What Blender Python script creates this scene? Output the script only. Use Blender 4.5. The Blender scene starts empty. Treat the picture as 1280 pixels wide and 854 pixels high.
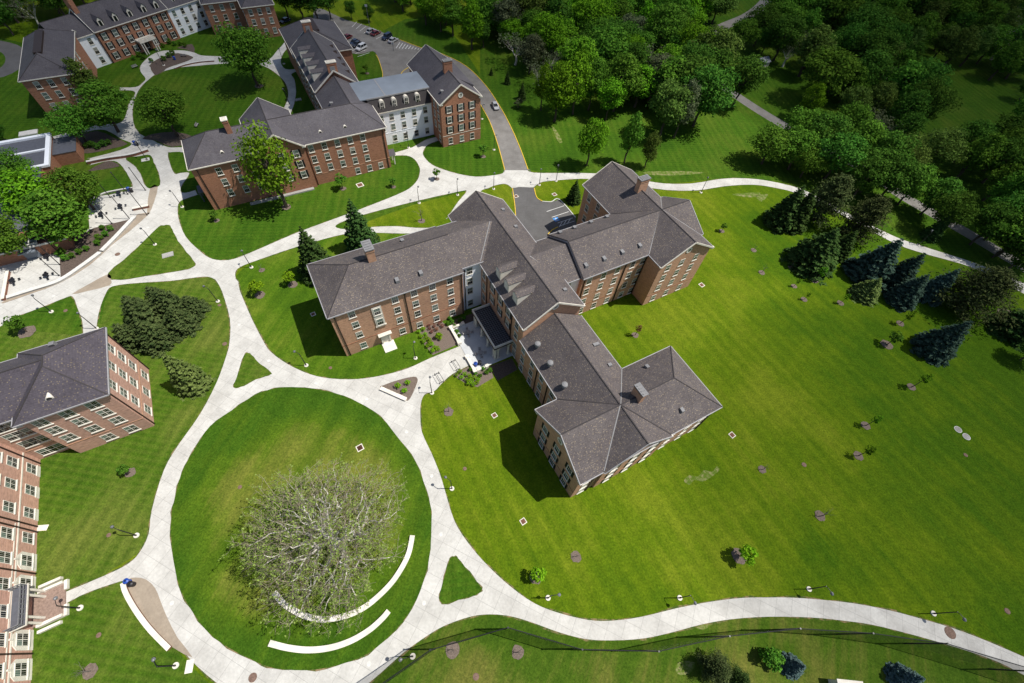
import bpy, bmesh, math, random
import numpy as np
from mathutils import Vector, Matrix, Euler, geometry

random.seed(7)
scene = bpy.context.scene
COL = scene.collection
PI = math.pi
R = math.radians

# ------------------------------------------------------------------ camera model (solved from the photograph)
F, NX, NY, CX, CY, CAMH = 552.0, 600.5, 803.4, 640.0, 427.0, 80.0
_d = np.array([NX - CX, NY - CY, F]); _d /= np.linalg.norm(_d)
_z = np.array([0, 0, 1.0]); _fw = _z - _d * _z.dot(_d); _fw /= np.linalg.norm(_fw)
_r = np.cross(_d, _fw)
if _r[0] < 0: _r = -_r

def G(x, y, h=0.0):
    """ground (or height h) point seen at photo pixel x, y"""
    q = np.array([x - CX, y - CY, F]); t = (CAMH - h) / q.dot(_d)
    return float(q.dot(_r) * t), float(q.dot(_fw) * t)

def Pp(X, Y, Z):
    v = _r * X + _fw * Y + _d * (CAMH - Z)
    return CX + F * v[0] / v[2], CY + F * v[1] / v[2]

def hgt(base, top):
    g = G(*base)
    best, bh = 1e9, 5
    for i in range(10, 320):
        h = i * 0.1
        p = Pp(g[0], g[1], h); dd = math.hypot(p[0] - top[0], p[1] - top[1])
        if dd < best: best, bh = dd, h
    return bh

TH = R(32.95)
_c, _s = math.cos(TH), math.sin(TH)
def LW(u, v): return (u * _c - v * _s, u * _s + v * _c)
def GL(x, y, h=0.0):
    X, Y = G(x, y, h)
    return (X * _c + Y * _s, -X * _s + Y * _c)

cam_d = bpy.data.cameras.new('camera'); cam = bpy.data.objects.new('camera', cam_d); COL.objects.link(cam)
cam_d.sensor_width = 36; cam_d.lens = 36 * F / 1280
cam_d.clip_start = 0.5; cam_d.clip_end = 5000
wx = Vector((_r[0], _fw[0], -_d[0])); wy = -Vector((_r[1], _fw[1], -_d[1])); wz = -Vector((_r[2], _fw[2], -_d[2]))
M = Matrix((wx, wy, wz)).transposed().to_4x4(); M.translation = (0, 0, CAMH)
cam.matrix_world = M
scene.camera = cam

# ------------------------------------------------------------------ materials
def newmat(name):
    m = bpy.data.materials.new(name); m.use_nodes = True
    nt = m.node_tree; nt.nodes.clear()
    out = nt.nodes.new('ShaderNodeOutputMaterial')
    bs = nt.nodes.new('ShaderNodeBsdfPrincipled')
    nt.links.new(bs.outputs[0], out.inputs[0])
    bs.inputs['Roughness'].default_value = 0.85
    bs.inputs['Specular IOR Level'].default_value = 0.25
    return m, nt, bs, out
def N(nt, t, **kw):
    n = nt.nodes.new('ShaderNode' + t)
    for k, v in kw.items(): setattr(n, k, v)
    return n
def coords(nt, kind='Object', scale=(1, 1, 1), rot=0.0):
    tc = N(nt, 'TexCoord'); mp = N(nt, 'Mapping')
    mp.inputs['Scale'].default_value = scale; mp.inputs['Rotation'].default_value = (0, 0, rot)
    nt.links.new(tc.outputs[kind], mp.inputs['Vector'])
    return mp.outputs[0]
def worldco(nt, scale=(1, 1, 1), rot=0.0):
    ge = N(nt, 'NewGeometry'); mp = N(nt, 'Mapping')
    mp.inputs['Scale'].default_value = scale; mp.inputs['Rotation'].default_value = (0, 0, rot)
    nt.links.new(ge.outputs['Position'], mp.inputs['Vector'])
    return mp.outputs[0]
def noise(nt, vec, scale, detail=3, rough=0.55):
    n = N(nt, 'TexNoise'); n.inputs['Scale'].default_value = scale
    n.inputs['Detail'].default_value = detail; n.inputs['Roughness'].default_value = rough
    if vec is not None: nt.links.new(vec, n.inputs['Vector'])
    return n.outputs['Fac']
def ramp(nt, fac, stops):
    r = N(nt, 'ValToRGB'); e = r.color_ramp.elements
    while len(e) < len(stops): e.new(0.5)
    for el, (p, c) in zip(e, stops):
        el.position = p; el.color = (*c, 1) if len(c) == 3 else c
    nt.links.new(fac, r.inputs[0]); return r.outputs[0]
def mix(nt, fac, a, b, mode='MIX'):
    m = N(nt, 'Mix', data_type='RGBA', blend_type=mode)
    for sock, v in ((m.inputs[0], fac), (m.inputs[6], a), (m.inputs[7], b)):
        if isinstance(v, (int, float)): sock.default_value = v
        elif isinstance(v, tuple): sock.default_value = (*v, 1)
        else: nt.links.new(v, sock)
    return m.outputs[2]
def math_(nt, op, a, b=0.0, c=0.0):
    m = N(nt, 'Math', operation=op)
    for i, v in enumerate((a, b, c)):
        if isinstance(v, (int, float)): m.inputs[i].default_value = v
        else: nt.links.new(v, m.inputs[i])
    return m.outputs[0]

MAT = {}
def flat(name, col, rough=0.8, spec=0.25, metal=0.0, var=0.12, scale=1.5):
    m, nt, bs, out = newmat(name)
    f = noise(nt, coords(nt), scale, 4)
    lo = tuple(c * (1 - var) for c in col); hi = tuple(min(1, c * (1 + var)) for c in col)
    nt.links.new(ramp(nt, f, [(0.3, lo), (0.7, hi)]), bs.inputs['Base Color'])
    bs.inputs['Roughness'].default_value = rough; bs.inputs['Metallic'].default_value = metal
    bs.inputs['Specular IOR Level'].default_value = spec
    MAT[name] = m; return m

def brick_mat(name, c1, c2, mortar):
    m, nt, bs, out = newmat(name)
    tc = N(nt, 'TexCoord'); sp = N(nt, 'SeparateXYZ'); nt.links.new(tc.outputs['Object'], sp.inputs[0])
    cb = N(nt, 'CombineXYZ')
    nt.links.new(math_(nt, 'ADD', sp.outputs[0], sp.outputs[1]), cb.inputs[0]); nt.links.new(sp.outputs[2], cb.inputs[1])
    b = N(nt, 'TexBrick'); nt.links.new(cb.outputs[0], b.inputs['Vector'])
    b.inputs['Scale'].default_value = 1.0; b.inputs['Brick Width'].default_value = 0.42; b.inputs['Row Height'].default_value = 0.155
    b.inputs['Mortar Size'].default_value = 0.012; b.inputs['Bias'].default_value = -0.1
    b.inputs['Color1'].default_value = (*c1, 1); b.inputs['Color2'].default_value = (*c2, 1); b.inputs['Mortar'].default_value = (*mortar, 1)
    mp = N(nt, 'Mapping'); mp.inputs['Scale'].default_value = (0.8, 2.2, 1); nt.links.new(cb.outputs[0], mp.inputs[0])
    f = noise(nt, mp.outputs[0], 1.6, 4)
    dk = tuple(c * 0.62 for c in c2); lt = tuple(min(1, c * 1.35) for c in c1)
    base = mix(nt, 0.5, b.outputs['Color'], ramp(nt, f, [(0.3, dk), (0.5, c1), (0.72, lt)]))
    big = noise(nt, cb.outputs[0], 0.13, 3)
    base = mix(nt, 1.0, base, ramp(nt, big, [(0.3, (0.86, 0.86, 0.88)), (0.7, (1.08, 1.05, 1.02))]), 'MULTIPLY')
    nt.links.new(base, bs.inputs['Base Color']); bs.inputs['Roughness'].default_value = 0.9
    MAT[name] = m
brick_mat('brick_orange', (0.49, 0.285, 0.18), (0.41, 0.22, 0.14), (0.5, 0.37, 0.28))
brick_mat('brick_red', (0.35, 0.165, 0.1), (0.27, 0.12, 0.072), (0.4, 0.25, 0.17))
brick_mat('brick_pink', (0.54, 0.325, 0.25), (0.45, 0.26, 0.2), (0.48, 0.34, 0.28))

def shingle(name, base, dark, speck, amount):
    m, nt, bs, out = newmat(name)
    co = coords(nt)
    f = noise(nt, co, 0.5, 5, 0.6); g = noise(nt, co, 5.0, 3)
    colr = mix(nt, 0.55, ramp(nt, f, [(0.3, dark), (0.7, base)]), ramp(nt, g, [(0.35, dark), (0.65, tuple(c * 1.25 for c in base))]))
    vo = N(nt, 'TexVoronoi'); vo.inputs['Scale'].default_value = 3.3; nt.links.new(co, vo.inputs['Vector'])
    sel = N(nt, 'SeparateColor'); nt.links.new(vo.outputs['Color'], sel.inputs[0])
    pick = math_(nt, 'LESS_THAN', sel.outputs[0], amount)
    near = math_(nt, 'LESS_THAN', vo.outputs['Distance'], 0.3)
    colr = mix(nt, math_(nt, 'MULTIPLY', math_(nt, 'MULTIPLY', pick, near), 0.58), colr, speck)
    pick2 = math_(nt, 'GREATER_THAN', sel.outputs[1], 0.8)
    colr = mix(nt, math_(nt, 'MULTIPLY', pick2, 0.25), colr, tuple(c * 0.55 for c in dark))
    colr = mix(nt, 1.0, colr, ramp(nt, noise(nt, coords(nt, 'Object', (1, 1, 0.35)), 0.22, 4, 0.65), [(0.3, (0.8, 0.79, 0.8)), (0.7, (1.1, 1.1, 1.08))]), 'MULTIPLY')
    # courses of shingles
    sp = N(nt, 'SeparateXYZ'); nt.links.new(co, sp.inputs[0])
    w = math_(nt, 'SINE', math_(nt, 'MULTIPLY', sp.outputs[2], 34.0))
    colr = mix(nt, math_(nt, 'MULTIPLY', math_(nt, 'GREATER_THAN', w, 0.75), 0.25), colr, tuple(c * 0.6 for c in dark))
    nt.links.new(colr, bs.inputs['Base Color']); bs.inputs['Roughness'].default_value = 0.8
    bs.inputs['Specular IOR Level'].default_value = 0.35
    MAT[name] = m
shingle('shingle_brown', (0.118, 0.102, 0.1), (0.074, 0.063, 0.064), (0.33, 0.265, 0.18), 0.56)
shingle('shingle_slate', (0.09, 0.084, 0.095), (0.058, 0.053, 0.062), (0.17, 0.15, 0.12), 0.16)
shingle('shingle_plum', (0.082, 0.072, 0.086), (0.055, 0.048, 0.06), (0.25, 0.2, 0.12), 0.38)

flat('ridge_dark', (0.045, 0.04, 0.041)); flat('flashing', (0.24, 0.235, 0.235), 0.5, 0.4)
flat('trim_white', (0.66, 0.62, 0.54), 0.6); flat('gutter_grey', (0.33, 0.325, 0.335), 0.5)
flat('stucco_white', (0.84, 0.87, 0.92), 0.7, var=0.05, scale=0.3); flat('shutter_black', (0.012, 0.014, 0.017), 0.5)
flat('dark_brown', (0.035, 0.022, 0.018), 0.5); flat('sash_white', (0.7, 0.67, 0.6), 0.5)
flat('metal_vent', (0.2, 0.2, 0.205), 0.65, 0.3, 0.0); flat('vent_dark', (0.03, 0.03, 0.03))
flat('black_metal', (0.014, 0.014, 0.018), 0.45, 0.4); flat('lamp_grey', (0.16, 0.165, 0.18), 0.4, 0.5)
flat('blue_bin', (0.01, 0.06, 0.34), 0.4, 0.5); flat('stone_white', (0.70, 0.66, 0.58), 0.8, var=0.14, scale=0.8)
flat('stone_red', (0.2, 0.09, 0.06)); flat('concrete_cap', (0.62, 0.61, 0.58)); flat('grate_brown', (0.15, 0.07, 0.045), scale=4, var=0.4)
flat('membrane_blue', (0.165, 0.19, 0.225), 0.5, 0.4, var=0.12, scale=0.25); flat('membrane_grey', (0.1, 0.105, 0.125), 0.6)
flat('paint_white', (0.7, 0.7, 0.68), var=0.2, scale=2); flat('paint_yellow', (0.62, 0.42, 0.05), var=0.2, scale=2); flat('paint_blue', (0.05, 0.24, 0.6))
flat('rubber', (0.012, 0.012, 0.012)); flat('rim_silver', (0.5, 0.5, 0.5), 0.3, 0.5, 0.8)
flat('furniture_grey', (0.28, 0.27, 0.27), 0.5); flat('bark', (0.075, 0.058, 0.045), 0.9, scale=6, var=0.35)
flat('bark_pale', (0.55, 0.52, 0.46), 0.9, scale=3, var=0.3); flat('twig', (0.235, 0.2, 0.145), 0.9, scale=3, var=0.3)
flat('twig_grey', (0.16, 0.14, 0.125), 0.9, scale=3); flat('rust_disc', (0.17, 0.11, 0.085), scale=5, var=0.3)
flat('roof_brown', (0.11, 0.052, 0.04), scale=0.7, var=0.25); flat('skin_white', (0.62, 0.62, 0.6))
flat('brick_paver', (0.27, 0.19, 0.155), scale=3, var=0.25); flat('light_red', (0.35, 0.02, 0.02), 0.3); flat('light_clear', (0.6, 0.6, 0.58), 0.2, 0.6)

def glass(name, col, rough=0.12):
    m, nt, bs, out = newmat(name)
    f = noise(nt, coords(nt), 1.2, 2)
    nt.links.new(ramp(nt, f, [(0.35, tuple(c * 0.6 for c in col)), (0.7, col)]), bs.inputs['Base Color'])
    bs.inputs['Roughness'].default_value = rough; bs.inputs['Specular IOR Level'].default_value = 0.6
    MAT[name] = m
glass('glass_dark', (0.012, 0.014, 0.016)); glass('glass_green', (0.13, 0.19, 0.165), 0.3); glass('glass_blind', (0.36, 0.36, 0.31), 0.5)
glass('car_glass', (0.015, 0.018, 0.022), 0.05); glass('glass_sky', (0.05, 0.06, 0.07), 0.1)

def carpaint(name, col):
    m, nt, bs, out = newmat(name)
    bs.inputs['Base Color'].default_value = (*col, 1); bs.inputs['Roughness'].default_value = 0.25
    bs.inputs['Coat Weight'].default_value = 0.6; bs.inputs['Specular IOR Level'].default_value = 0.5
    MAT[name] = m
for n_, c_ in (('paint_silver', (0.42, 0.43, 0.44)), ('car_white', (0.62, 0.63, 0.64)), ('car_maroon', (0.13, 0.012, 0.015)), ('car_navy', (0.012, 0.02, 0.05)), ('car_charcoal', (0.03, 0.03, 0.035)), ('car_tan', (0.3, 0.29, 0.27))):
    carpaint(n_, c_)

# grass: mower stripes follow the two mowing directions, patches of drier turf
def grass_mat(name, green, deep, dry, rot, dryness, stripe=0.35, period=3.4, cross=0.0, rim=None, east_green=False):
    m, nt, bs, out = newmat(name)
    co = worldco(nt)
    st = worldco(nt, (1, 1, 1), rot)
    n1 = noise(nt, co, 0.035, 5, 0.6); n2 = noise(nt, co, 0.22, 4, 0.6); n3 = noise(nt, co, 3.0, 3, 0.7)
    stretch = worldco(nt, (1, 1, 1), rot); mp = N(nt, 'Mapping'); mp.inputs['Scale'].default_value = (0.5, 0.03, 0.3); nt.links.new(stretch, mp.inputs[0])
    n4 = noise(nt, mp.outputs[0], 1.0, 4, 0.6)
    mp6 = N(nt, 'Mapping'); mp6.inputs['Scale'].default_value = (1.7, 0.05, 0.3); nt.links.new(stretch, mp6.inputs[0])
    n4 = math_(nt, 'ADD', math_(nt, 'MULTIPLY', n4, 0.6), math_(nt, 'MULTIPLY', noise(nt, mp6.outputs[0], 1.0, 3, 0.6), 0.4))
    a = math_(nt, 'ADD', math_(nt, 'MULTIPLY', n1, 0.5), math_(nt, 'MULTIPLY', n4, 0.35))
    a = math_(nt, 'ADD', a, math_(nt, 'MULTIPLY', n2, 0.15))
    if east_green:   # turf colour shifts towards the deeper green further east
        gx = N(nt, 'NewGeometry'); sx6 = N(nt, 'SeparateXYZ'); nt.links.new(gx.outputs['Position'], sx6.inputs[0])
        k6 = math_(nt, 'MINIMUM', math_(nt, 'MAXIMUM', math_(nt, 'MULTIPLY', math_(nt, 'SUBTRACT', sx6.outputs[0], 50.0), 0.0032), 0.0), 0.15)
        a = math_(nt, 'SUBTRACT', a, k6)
    if rim:   # thinner, drier turf towards the middle of the round lawn
        vd = N(nt, 'VectorMath', operation='DISTANCE'); ge = N(nt, 'NewGeometry'); nt.links.new(ge.outputs['Position'], vd.inputs[0]); vd.inputs[1].default_value = (rim[0], rim[1], 0)
        k = math_(nt, 'MULTIPLY', math_(nt, 'SUBTRACT', math_(nt, 'DIVIDE', vd.outputs['Value'], rim[2]), 0.72), 0.55)
        a = math_(nt, 'SUBTRACT', a, math_(nt, 'MAXIMUM', math_(nt, 'MINIMUM', k, 0.11), -0.025))
    nb = noise(nt, worldco(nt, (1, 1, 1), 0.7), 0.075, 3, 0.5)
    a = math_(nt, 'ADD', a, math_(nt, 'MULTIPLY', math_(nt, 'SUBTRACT', nb, 0.5), 0.3))
    base = ramp(nt, a, [(0.37 - dryness * 0.1, deep), (0.49 - dryness * 0.06, green), (0.61 - dryness * 0.1, dry)])
    sp = N(nt, 'SeparateXYZ'); nt.links.new(st, sp.inputs[0])
    wob = math_(nt, 'MULTIPLY', n2, 1.2)
    sn = math_(nt, 'SINE', math_(nt, 'ADD', math_(nt, 'MULTIPLY', sp.outputs[0], 2 * PI / period), wob))
    sn = math_(nt, 'ADD', math_(nt, 'MULTIPLY', sn, 0.5), 0.5)
    sm = math_(nt, 'MULTIPLY', sn, stripe)
    base = mix(nt, sm, base, tuple(c * 0.55 for c in deep))
    if cross:
        s2 = math_(nt, 'SINE', math_(nt, 'ADD', math_(nt, 'MULTIPLY', sp.outputs[1], 2 * PI / (period * 0.5)), wob))
        base = mix(nt, math_(nt, 'MULTIPLY', math_(nt, 'ADD', math_(nt, 'MULTIPLY', s2, 0.5), 0.5), cross), base, dry)
    base = mix(nt, 1.0, base, ramp(nt, n3, [(0.25, (0.56, 0.6, 0.56)), (0.75, (1.38, 1.32, 1.25))]), 'MULTIPLY')
    base = mix(nt, 1.0, base, ramp(nt, noise(nt, co, 0.9, 4, 0.7), [(0.3, (0.78, 0.82, 0.8)), (0.7, (1.2, 1.15, 1.15))]), 'MULTIPLY')
    n5 = noise(nt, co, 9.0, 2, 0.7)
    base = mix(nt, 1.0, base, ramp(nt, n5, [(0.25, (0.72, 0.74, 0.7)), (0.75, (1.22, 1.2, 1.2))]), 'MULTIPLY')
    nt.links.new(base, bs.inputs['Base Color']); bs.inputs['Roughness'].default_value = 1.0
    bs.inputs['Specular IOR Level'].default_value = 0.05
    bm_ = N(nt, 'Bump'); bm_.inputs['Strength'].default_value = 0.5; bm_.inputs['Distance'].default_value = 0.15
    nt.links.new(n3, bm_.inputs['Height']); nt.links.new(bm_.outputs[0], bs.inputs['Normal'])
    MAT[name] = m
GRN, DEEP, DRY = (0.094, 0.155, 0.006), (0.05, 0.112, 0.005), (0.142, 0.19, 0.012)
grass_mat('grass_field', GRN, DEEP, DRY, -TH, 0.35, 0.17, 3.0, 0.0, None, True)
grass_mat('grass_round', (0.078, 0.14, 0.010), (0.043, 0.105, 0.008), (0.155, 0.178, 0.03), R(12), 0.12, 0.24, 5.6, 0.0, (-31.5, 15.8, 21.3))
grass_mat('grass_mid', (0.072, 0.145, 0.009), (0.04, 0.1, 0.007), (0.13, 0.185, 0.02), R(10), 0.15, 0.2, 4)
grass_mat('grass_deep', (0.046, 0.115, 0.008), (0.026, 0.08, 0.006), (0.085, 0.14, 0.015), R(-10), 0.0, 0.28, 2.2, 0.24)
grass_mat('grass_west', (0.066, 0.132, 0.011), (0.04, 0.098, 0.008), (0.128, 0.165, 0.03), R(3), 0.0, 0.34, 2.4, 0.26)
grass_mat('grass_south', (0.056, 0.108, 0.010), (0.032, 0.08, 0.007), (0.13, 0.14, 0.03), R(20), 0.08, 0.06, 5)

def paving(name, col, rot, cell=(2.4, 2.4), line=0.8, var=0.1):
    m, nt, bs, out = newmat(name)
    co = worldco(nt, (1, 1, 1), rot)
    b = N(nt, 'TexBrick'); b.offset = 0.0; nt.links.new(co, b.inputs['Vector'])
    b.inputs['Scale'].default_value = 1; b.inputs['Brick Width'].default_value = cell[0]; b.inputs['Row Height'].default_value = cell[1]
    b.inputs['Mortar Size'].default_value = 0.035; b.inputs['Mortar Smooth'].default_value = 0.3
    b.inputs['Color1'].default_value = (*col, 1); b.inputs['Color2'].default_value = (*[c * 0.92 for c in col], 1)
    b.inputs['Mortar'].default_value = (*[c * line for c in col], 1)
    f = noise(nt, worldco(nt), 0.28, 5, 0.65); g = noise(nt, worldco(nt), 2.5, 3, 0.6)
    base = mix(nt, 1.0, b.outputs['Color'], ramp(nt, f, [(0.3, (1 - var * 1.7, 1 - var * 1.75, 1 - var * 1.85)), (0.62, (1.04, 1.04, 1.03))]), 'MULTIPLY')
    base = mix(nt, 1.0, base, ramp(nt, g, [(0.3, (1 - var,) * 3), (0.7, (1.03,) * 3)]), 'MULTIPLY')
    nt.links.new(base, bs.inputs['Base Color']); bs.inputs['Roughness'].default_value = 0.9
    MAT[name] = m
paving('concrete', (0.575, 0.565, 0.535), R(20), (2.4, 2.4), 0.7, 0.12); paving('concrete_old', (0.40, 0.39, 0.375), R(35), (3, 3), 0.8, 0.16)
paving('tan_paver', (0.36, 0.30, 0.235), R(40), (1.2, 1.2), 0.9, 0.12); paving('patio_slab', (0.56, 0.58, 0.6), TH, (3.5, 3.5), 0.92, 0.08)
paving('asphalt', (0.125, 0.122, 0.122), 0, (40, 40), 0.8, 0.12); paving('asphalt_worn', (0.22, 0.21, 0.2), 0, (40, 40), 0.8, 0.16)

def soil(name, a, b, sc):
    m, nt, bs, out = newmat(name)
    f = noise(nt, worldco(nt), sc, 5, 0.7)
    nt.links.new(ramp(nt, f, [(0.45, a), (0.62, b)] if name in ('bare_soil', 'path_edge') else [(0.3, a), (0.7, b)]), bs.inputs['Base Color']); bs.inputs['Roughness'].default_value = 1
    MAT[name] = m
soil('mulch', (0.05, 0.036, 0.03), (0.15, 0.115, 0.095), 4); soil('mulch_pale', (0.095, 0.073, 0.06), (0.215, 0.17, 0.14), 5)
soil('path_edge', (0.05, 0.085, 0.012), (0.24, 0.17, 0.09), 0.9)
soil('bare_soil', (0.085, 0.14, 0.012), (0.235, 0.225, 0.1), 1.1)

def leaf(name, a, b, trans=0.28):
    m, nt, bs, out = newmat(name)
    nt.nodes.remove(bs)
    oi = N(nt, 'ObjectInfo')
    f = noise(nt, coords(nt, 'Object'), 0.55, 3, 0.6)
    ge = N(nt, 'NewGeometry')
    k = math_(nt, 'ADD', math_(nt, 'MULTIPLY', f, 0.6), math_(nt, 'MULTIPLY', ge.outputs['Random Per Island'], 0.4))
    c = ramp(nt, k, [(0.3, a), (0.68, b)])
    hs = N(nt, 'HueSaturation'); nt.links.new(c, hs.inputs['Color'])
    nt.links.new(math_(nt, 'ADD', math_(nt, 'MULTIPLY', oi.outputs['Random'], 0.03), 0.49), hs.inputs['Hue'])
    nt.links.new(math_(nt, 'ADD', math_(nt, 'MULTIPLY', oi.outputs['Random'], 0.5), 0.75), hs.inputs['Value'])
    d = N(nt, 'BsdfDiffuse'); t = N(nt, 'BsdfTranslucent'); mx = N(nt, 'MixShader'); mx.inputs[0].default_value = trans
    nt.links.new(hs.outputs[0], d.inputs[0]); nt.links.new(hs.outputs[0], t.inputs[0])
    nt.links.new(d.outputs[0], mx.inputs[1]); nt.links.new(t.outputs[0], mx.inputs[2])
    nt.links.new(mx.outputs[0], out.inputs[0])
    MAT[name] = m
leaf('leaf_bright', (0.07, 0.175, 0.01), (0.17, 0.34, 0.018)); leaf('leaf_mid', (0.055, 0.138, 0.015), (0.13, 0.255, 0.028))
leaf('leaf_dark', (0.038, 0.102, 0.014), (0.09, 0.185, 0.024)); leaf('leaf_olive', (0.065, 0.115, 0.02), (0.14, 0.21, 0.04))
leaf('leaf_lime', (0.14, 0.29, 0.01), (0.26, 0.43, 0.02)); leaf('leaf_spring', (0.085, 0.195, 0.012), (0.2, 0.36, 0.025)); leaf('leaf_grey', (0.08, 0.105, 0.05), (0.15, 0.175, 0.09))
leaf('leaf_bud', (0.16, 0.22, 0.04), (0.3, 0.37, 0.09)); leaf('leaf_brown', (0.15, 0.09, 0.035), (0.25, 0.16, 0.06))
leaf('needle_blue', (0.032, 0.066, 0.047), (0.086, 0.14, 0.104), 0.1); leaf('needle_green', (0.024, 0.052, 0.013), (0.07, 0.118, 0.03), 0.1)
leaf('needle_olive', (0.032, 0.048, 0.016), (0.09, 0.108, 0.037), 0.1); leaf('needle_light', (0.075, 0.11, 0.028), (0.17, 0.215, 0.06), 0.1)
leaf('needle_steel', (0.06, 0.11, 0.105), (0.15, 0.22, 0.21), 0.1)
leaf('flower_red', (0.13, 0.065, 0.04), (0.3, 0.12, 0.1), 0.2)

def netmat():
    m, nt, bs, out = newmat('black_netting')
    bs.inputs['Base Color'].default_value = (0.01, 0.012, 0.014, 1)
    tr = N(nt, 'BsdfTransparent'); mx = N(nt, 'MixShader'); mx.inputs[0].default_value = 0.42
    nt.links.new(tr.outputs[0], mx.inputs[1]); nt.links.new(bs.outputs[0], mx.inputs[2]); nt.links.new(mx.outputs[0], out.inputs[0])
    MAT['netting'] = m
netmat()

# ------------------------------------------------------------------ mesh helpers
class MB:
    def __init__(s): s.v = []; s.f = []; s.m = []
    def add(s, vs, fs, mi=0):
        o = len(s.v); s.v += [tuple(v) for v in vs]
        for f in fs: s.f.append(tuple(i + o for i in f)); s.m.append(mi)
    def box(s, x0, x1, y0, y1, z0, z1, mi=0):
        s.add([(x0, y0, z0), (x1, y0, z0), (x1, y1, z0), (x0, y1, z0), (x0, y0, z1), (x1, y0, z1), (x1, y1, z1), (x0, y1, z1)],
              [(3, 2, 1, 0), (4, 5, 6, 7), (0, 1, 5, 4), (1, 2, 6, 5), (2, 3, 7, 6), (3, 0, 4, 7)], mi)
    def tube(s, pts, rads, n=8, mi=0, cap=True):
        pts = [Vector(p) for p in pts]; rings = []
        for i, p in enumerate(pts):
            t = (pts[min(i + 1, len(pts) - 1)] - pts[max(i - 1, 0)]).normalized()
            a = t.orthogonal().normalized() if abs(t.z) > 0.9 else t.cross(Vector((0, 0, 1))).normalized()
            b = t.cross(a)
            rings.append([p + (a * math.cos(2 * PI * k / n) + b * math.sin(2 * PI * k / n)) * rads[i] for k in range(n)])
        vs = [v for r_ in rings for v in r_]; fs = []
        for i in range(len(pts) - 1):
            for k in range(n):
                fs.append((i * n + k, i * n + (k + 1) % n, (i + 1) * n + (k + 1) % n, (i + 1) * n + k))
        if cap: fs += [tuple(reversed(range(n))), tuple((len(pts) - 1) * n + k for k in range(n))]
        s.add(vs, fs, mi)
    def prism(s, poly, z0, z1, mi=0):
        n = len(poly)
        s.add([(x, y, z0) for x, y in poly] + [(x, y, z1) for x, y in poly],
              [tuple(reversed(range(n))), tuple(range(n, 2 * n))] + [(i, (i + 1) % n, n + (i + 1) % n, n + i) for i in range(n)], mi)
    def beam(s, p, q, w, h, mi=0):
        p, q = Vector(p), Vector(q); t = (q - p).normalized()
        a = t.cross(Vector((0, 0, 1)))
        a = a.normalized() if a.length > 1e-4 else Vector((1, 0, 0)); b = a.cross(t).normalized()
        vs = [e + a * sx * w / 2 + b * sy * h / 2 for e in (p, q) for sx, sy in ((-1, -1), (1, -1), (1, 1), (-1, 1))]
        s.add(vs, [(0, 1, 2, 3), (7, 6, 5, 4), (0, 4, 5, 1), (1, 5, 6, 2), (2, 6, 7, 3), (3, 7, 4, 0)], mi)
    def mesh(s, name, mats):
        me = bpy.data.meshes.new(name); me.from_pydata(s.v, [], s.f)
        for k in mats: me.materials.append(MAT[k])
        if len(mats) > 1: me.polygons.foreach_set('material_index', s.m)
        me.update(); return me
    def build(s, name, mats, parent=None, fixn=True):
        if isinstance(mats, str): mats = [mats]
        me = s.mesh(name, mats)
        if fixn:
            bm = bmesh.new(); bm.from_mesh(me); bmesh.ops.recalc_face_normals(bm, faces=bm.faces); bm.to_mesh(me); bm.free()
        return link(name, me, parent)
def link(name, data, parent=None, loc=None, rotz=None):
    o = bpy.data.objects.new(name, data); COL.objects.link(o)
    if parent is not None: o.parent = parent
    if loc is not None: o.location = loc
    if rotz is not None: o.rotation_euler = (0, 0, rotz)
    return o
def tag(o, label=None, cat=None, group=None, kind=None):
    if label: o['label'] = label
    if cat: o['category'] = cat
    if group: o['group'] = group
    if kind: o['kind'] = kind
    return o
def thing(name, label, cat, loc=(0, 0, 0), rotz=0.0, group=None):
    return tag(link(name, None, None, loc, rotz), label, cat, group)
def copy_thing(root, loc, rotz=None, label=None):
    def rec(o, par):
        c = o.copy(); COL.objects.link(c)
        if par is not None: c.parent = par; c.matrix_parent_inverse = o.matrix_parent_inverse.copy()
        for ch in list(o.children): rec(ch, c)
        return c
    r_ = rec(root, None); r_.location = loc
    if rotz is not None: r_.rotation_euler = (0, 0, rotz)
    if label: r_['label'] = label
    return r_

def smooth(pts, closed=True, n=4):
    out = []; L_ = len(pts)
    rng = range(L_) if closed else range(L_ - 1)
    for i in rng:
        g = lambda k: np.array(pts[k % L_] if closed else pts[min(max(k, 0), L_ - 1)], float)
        p0, p1, p2, p3 = g(i - 1), g(i), g(i + 1), g(i + 2)
        sharp = np.linalg.norm(p2 - p1) < 1e-6
        for j in range(n):
            t = j / n
            out.append(tuple(0.5 * ((2 * p1) + (-p0 + p2) * t + (2 * p0 - 5 * p1 + 4 * p2 - p3) * t * t + (-p0 + 3 * p1 - 3 * p2 + p3) * t ** 3)))
    if not closed: out.append(tuple(pts[-1]))
    return out
def px_poly(pts, sm=True, n=3):
    w = [G(*p) for p in pts]
    return smooth(w, True, n) if sm else w
def offset_poly(poly, d, jit=0.0, rnd=None):
    n = len(poly); ar = sum(poly[i][0] * poly[(i + 1) % n][1] - poly[(i + 1) % n][0] * poly[i][1] for i in range(n))
    sg = 1 if ar > 0 else -1; out = []
    for i in range(n):
        a, b = poly[i - 1], poly[(i + 1) % n]; dx, dy = b[0] - a[0], b[1] - a[1]; l = math.hypot(dx, dy) or 1
        k = d + (rnd.uniform(-jit, jit) if rnd else 0)
        out.append((poly[i][0] + sg * dy / l * k, poly[i][1] - sg * dx / l * k))
    return out
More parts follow.
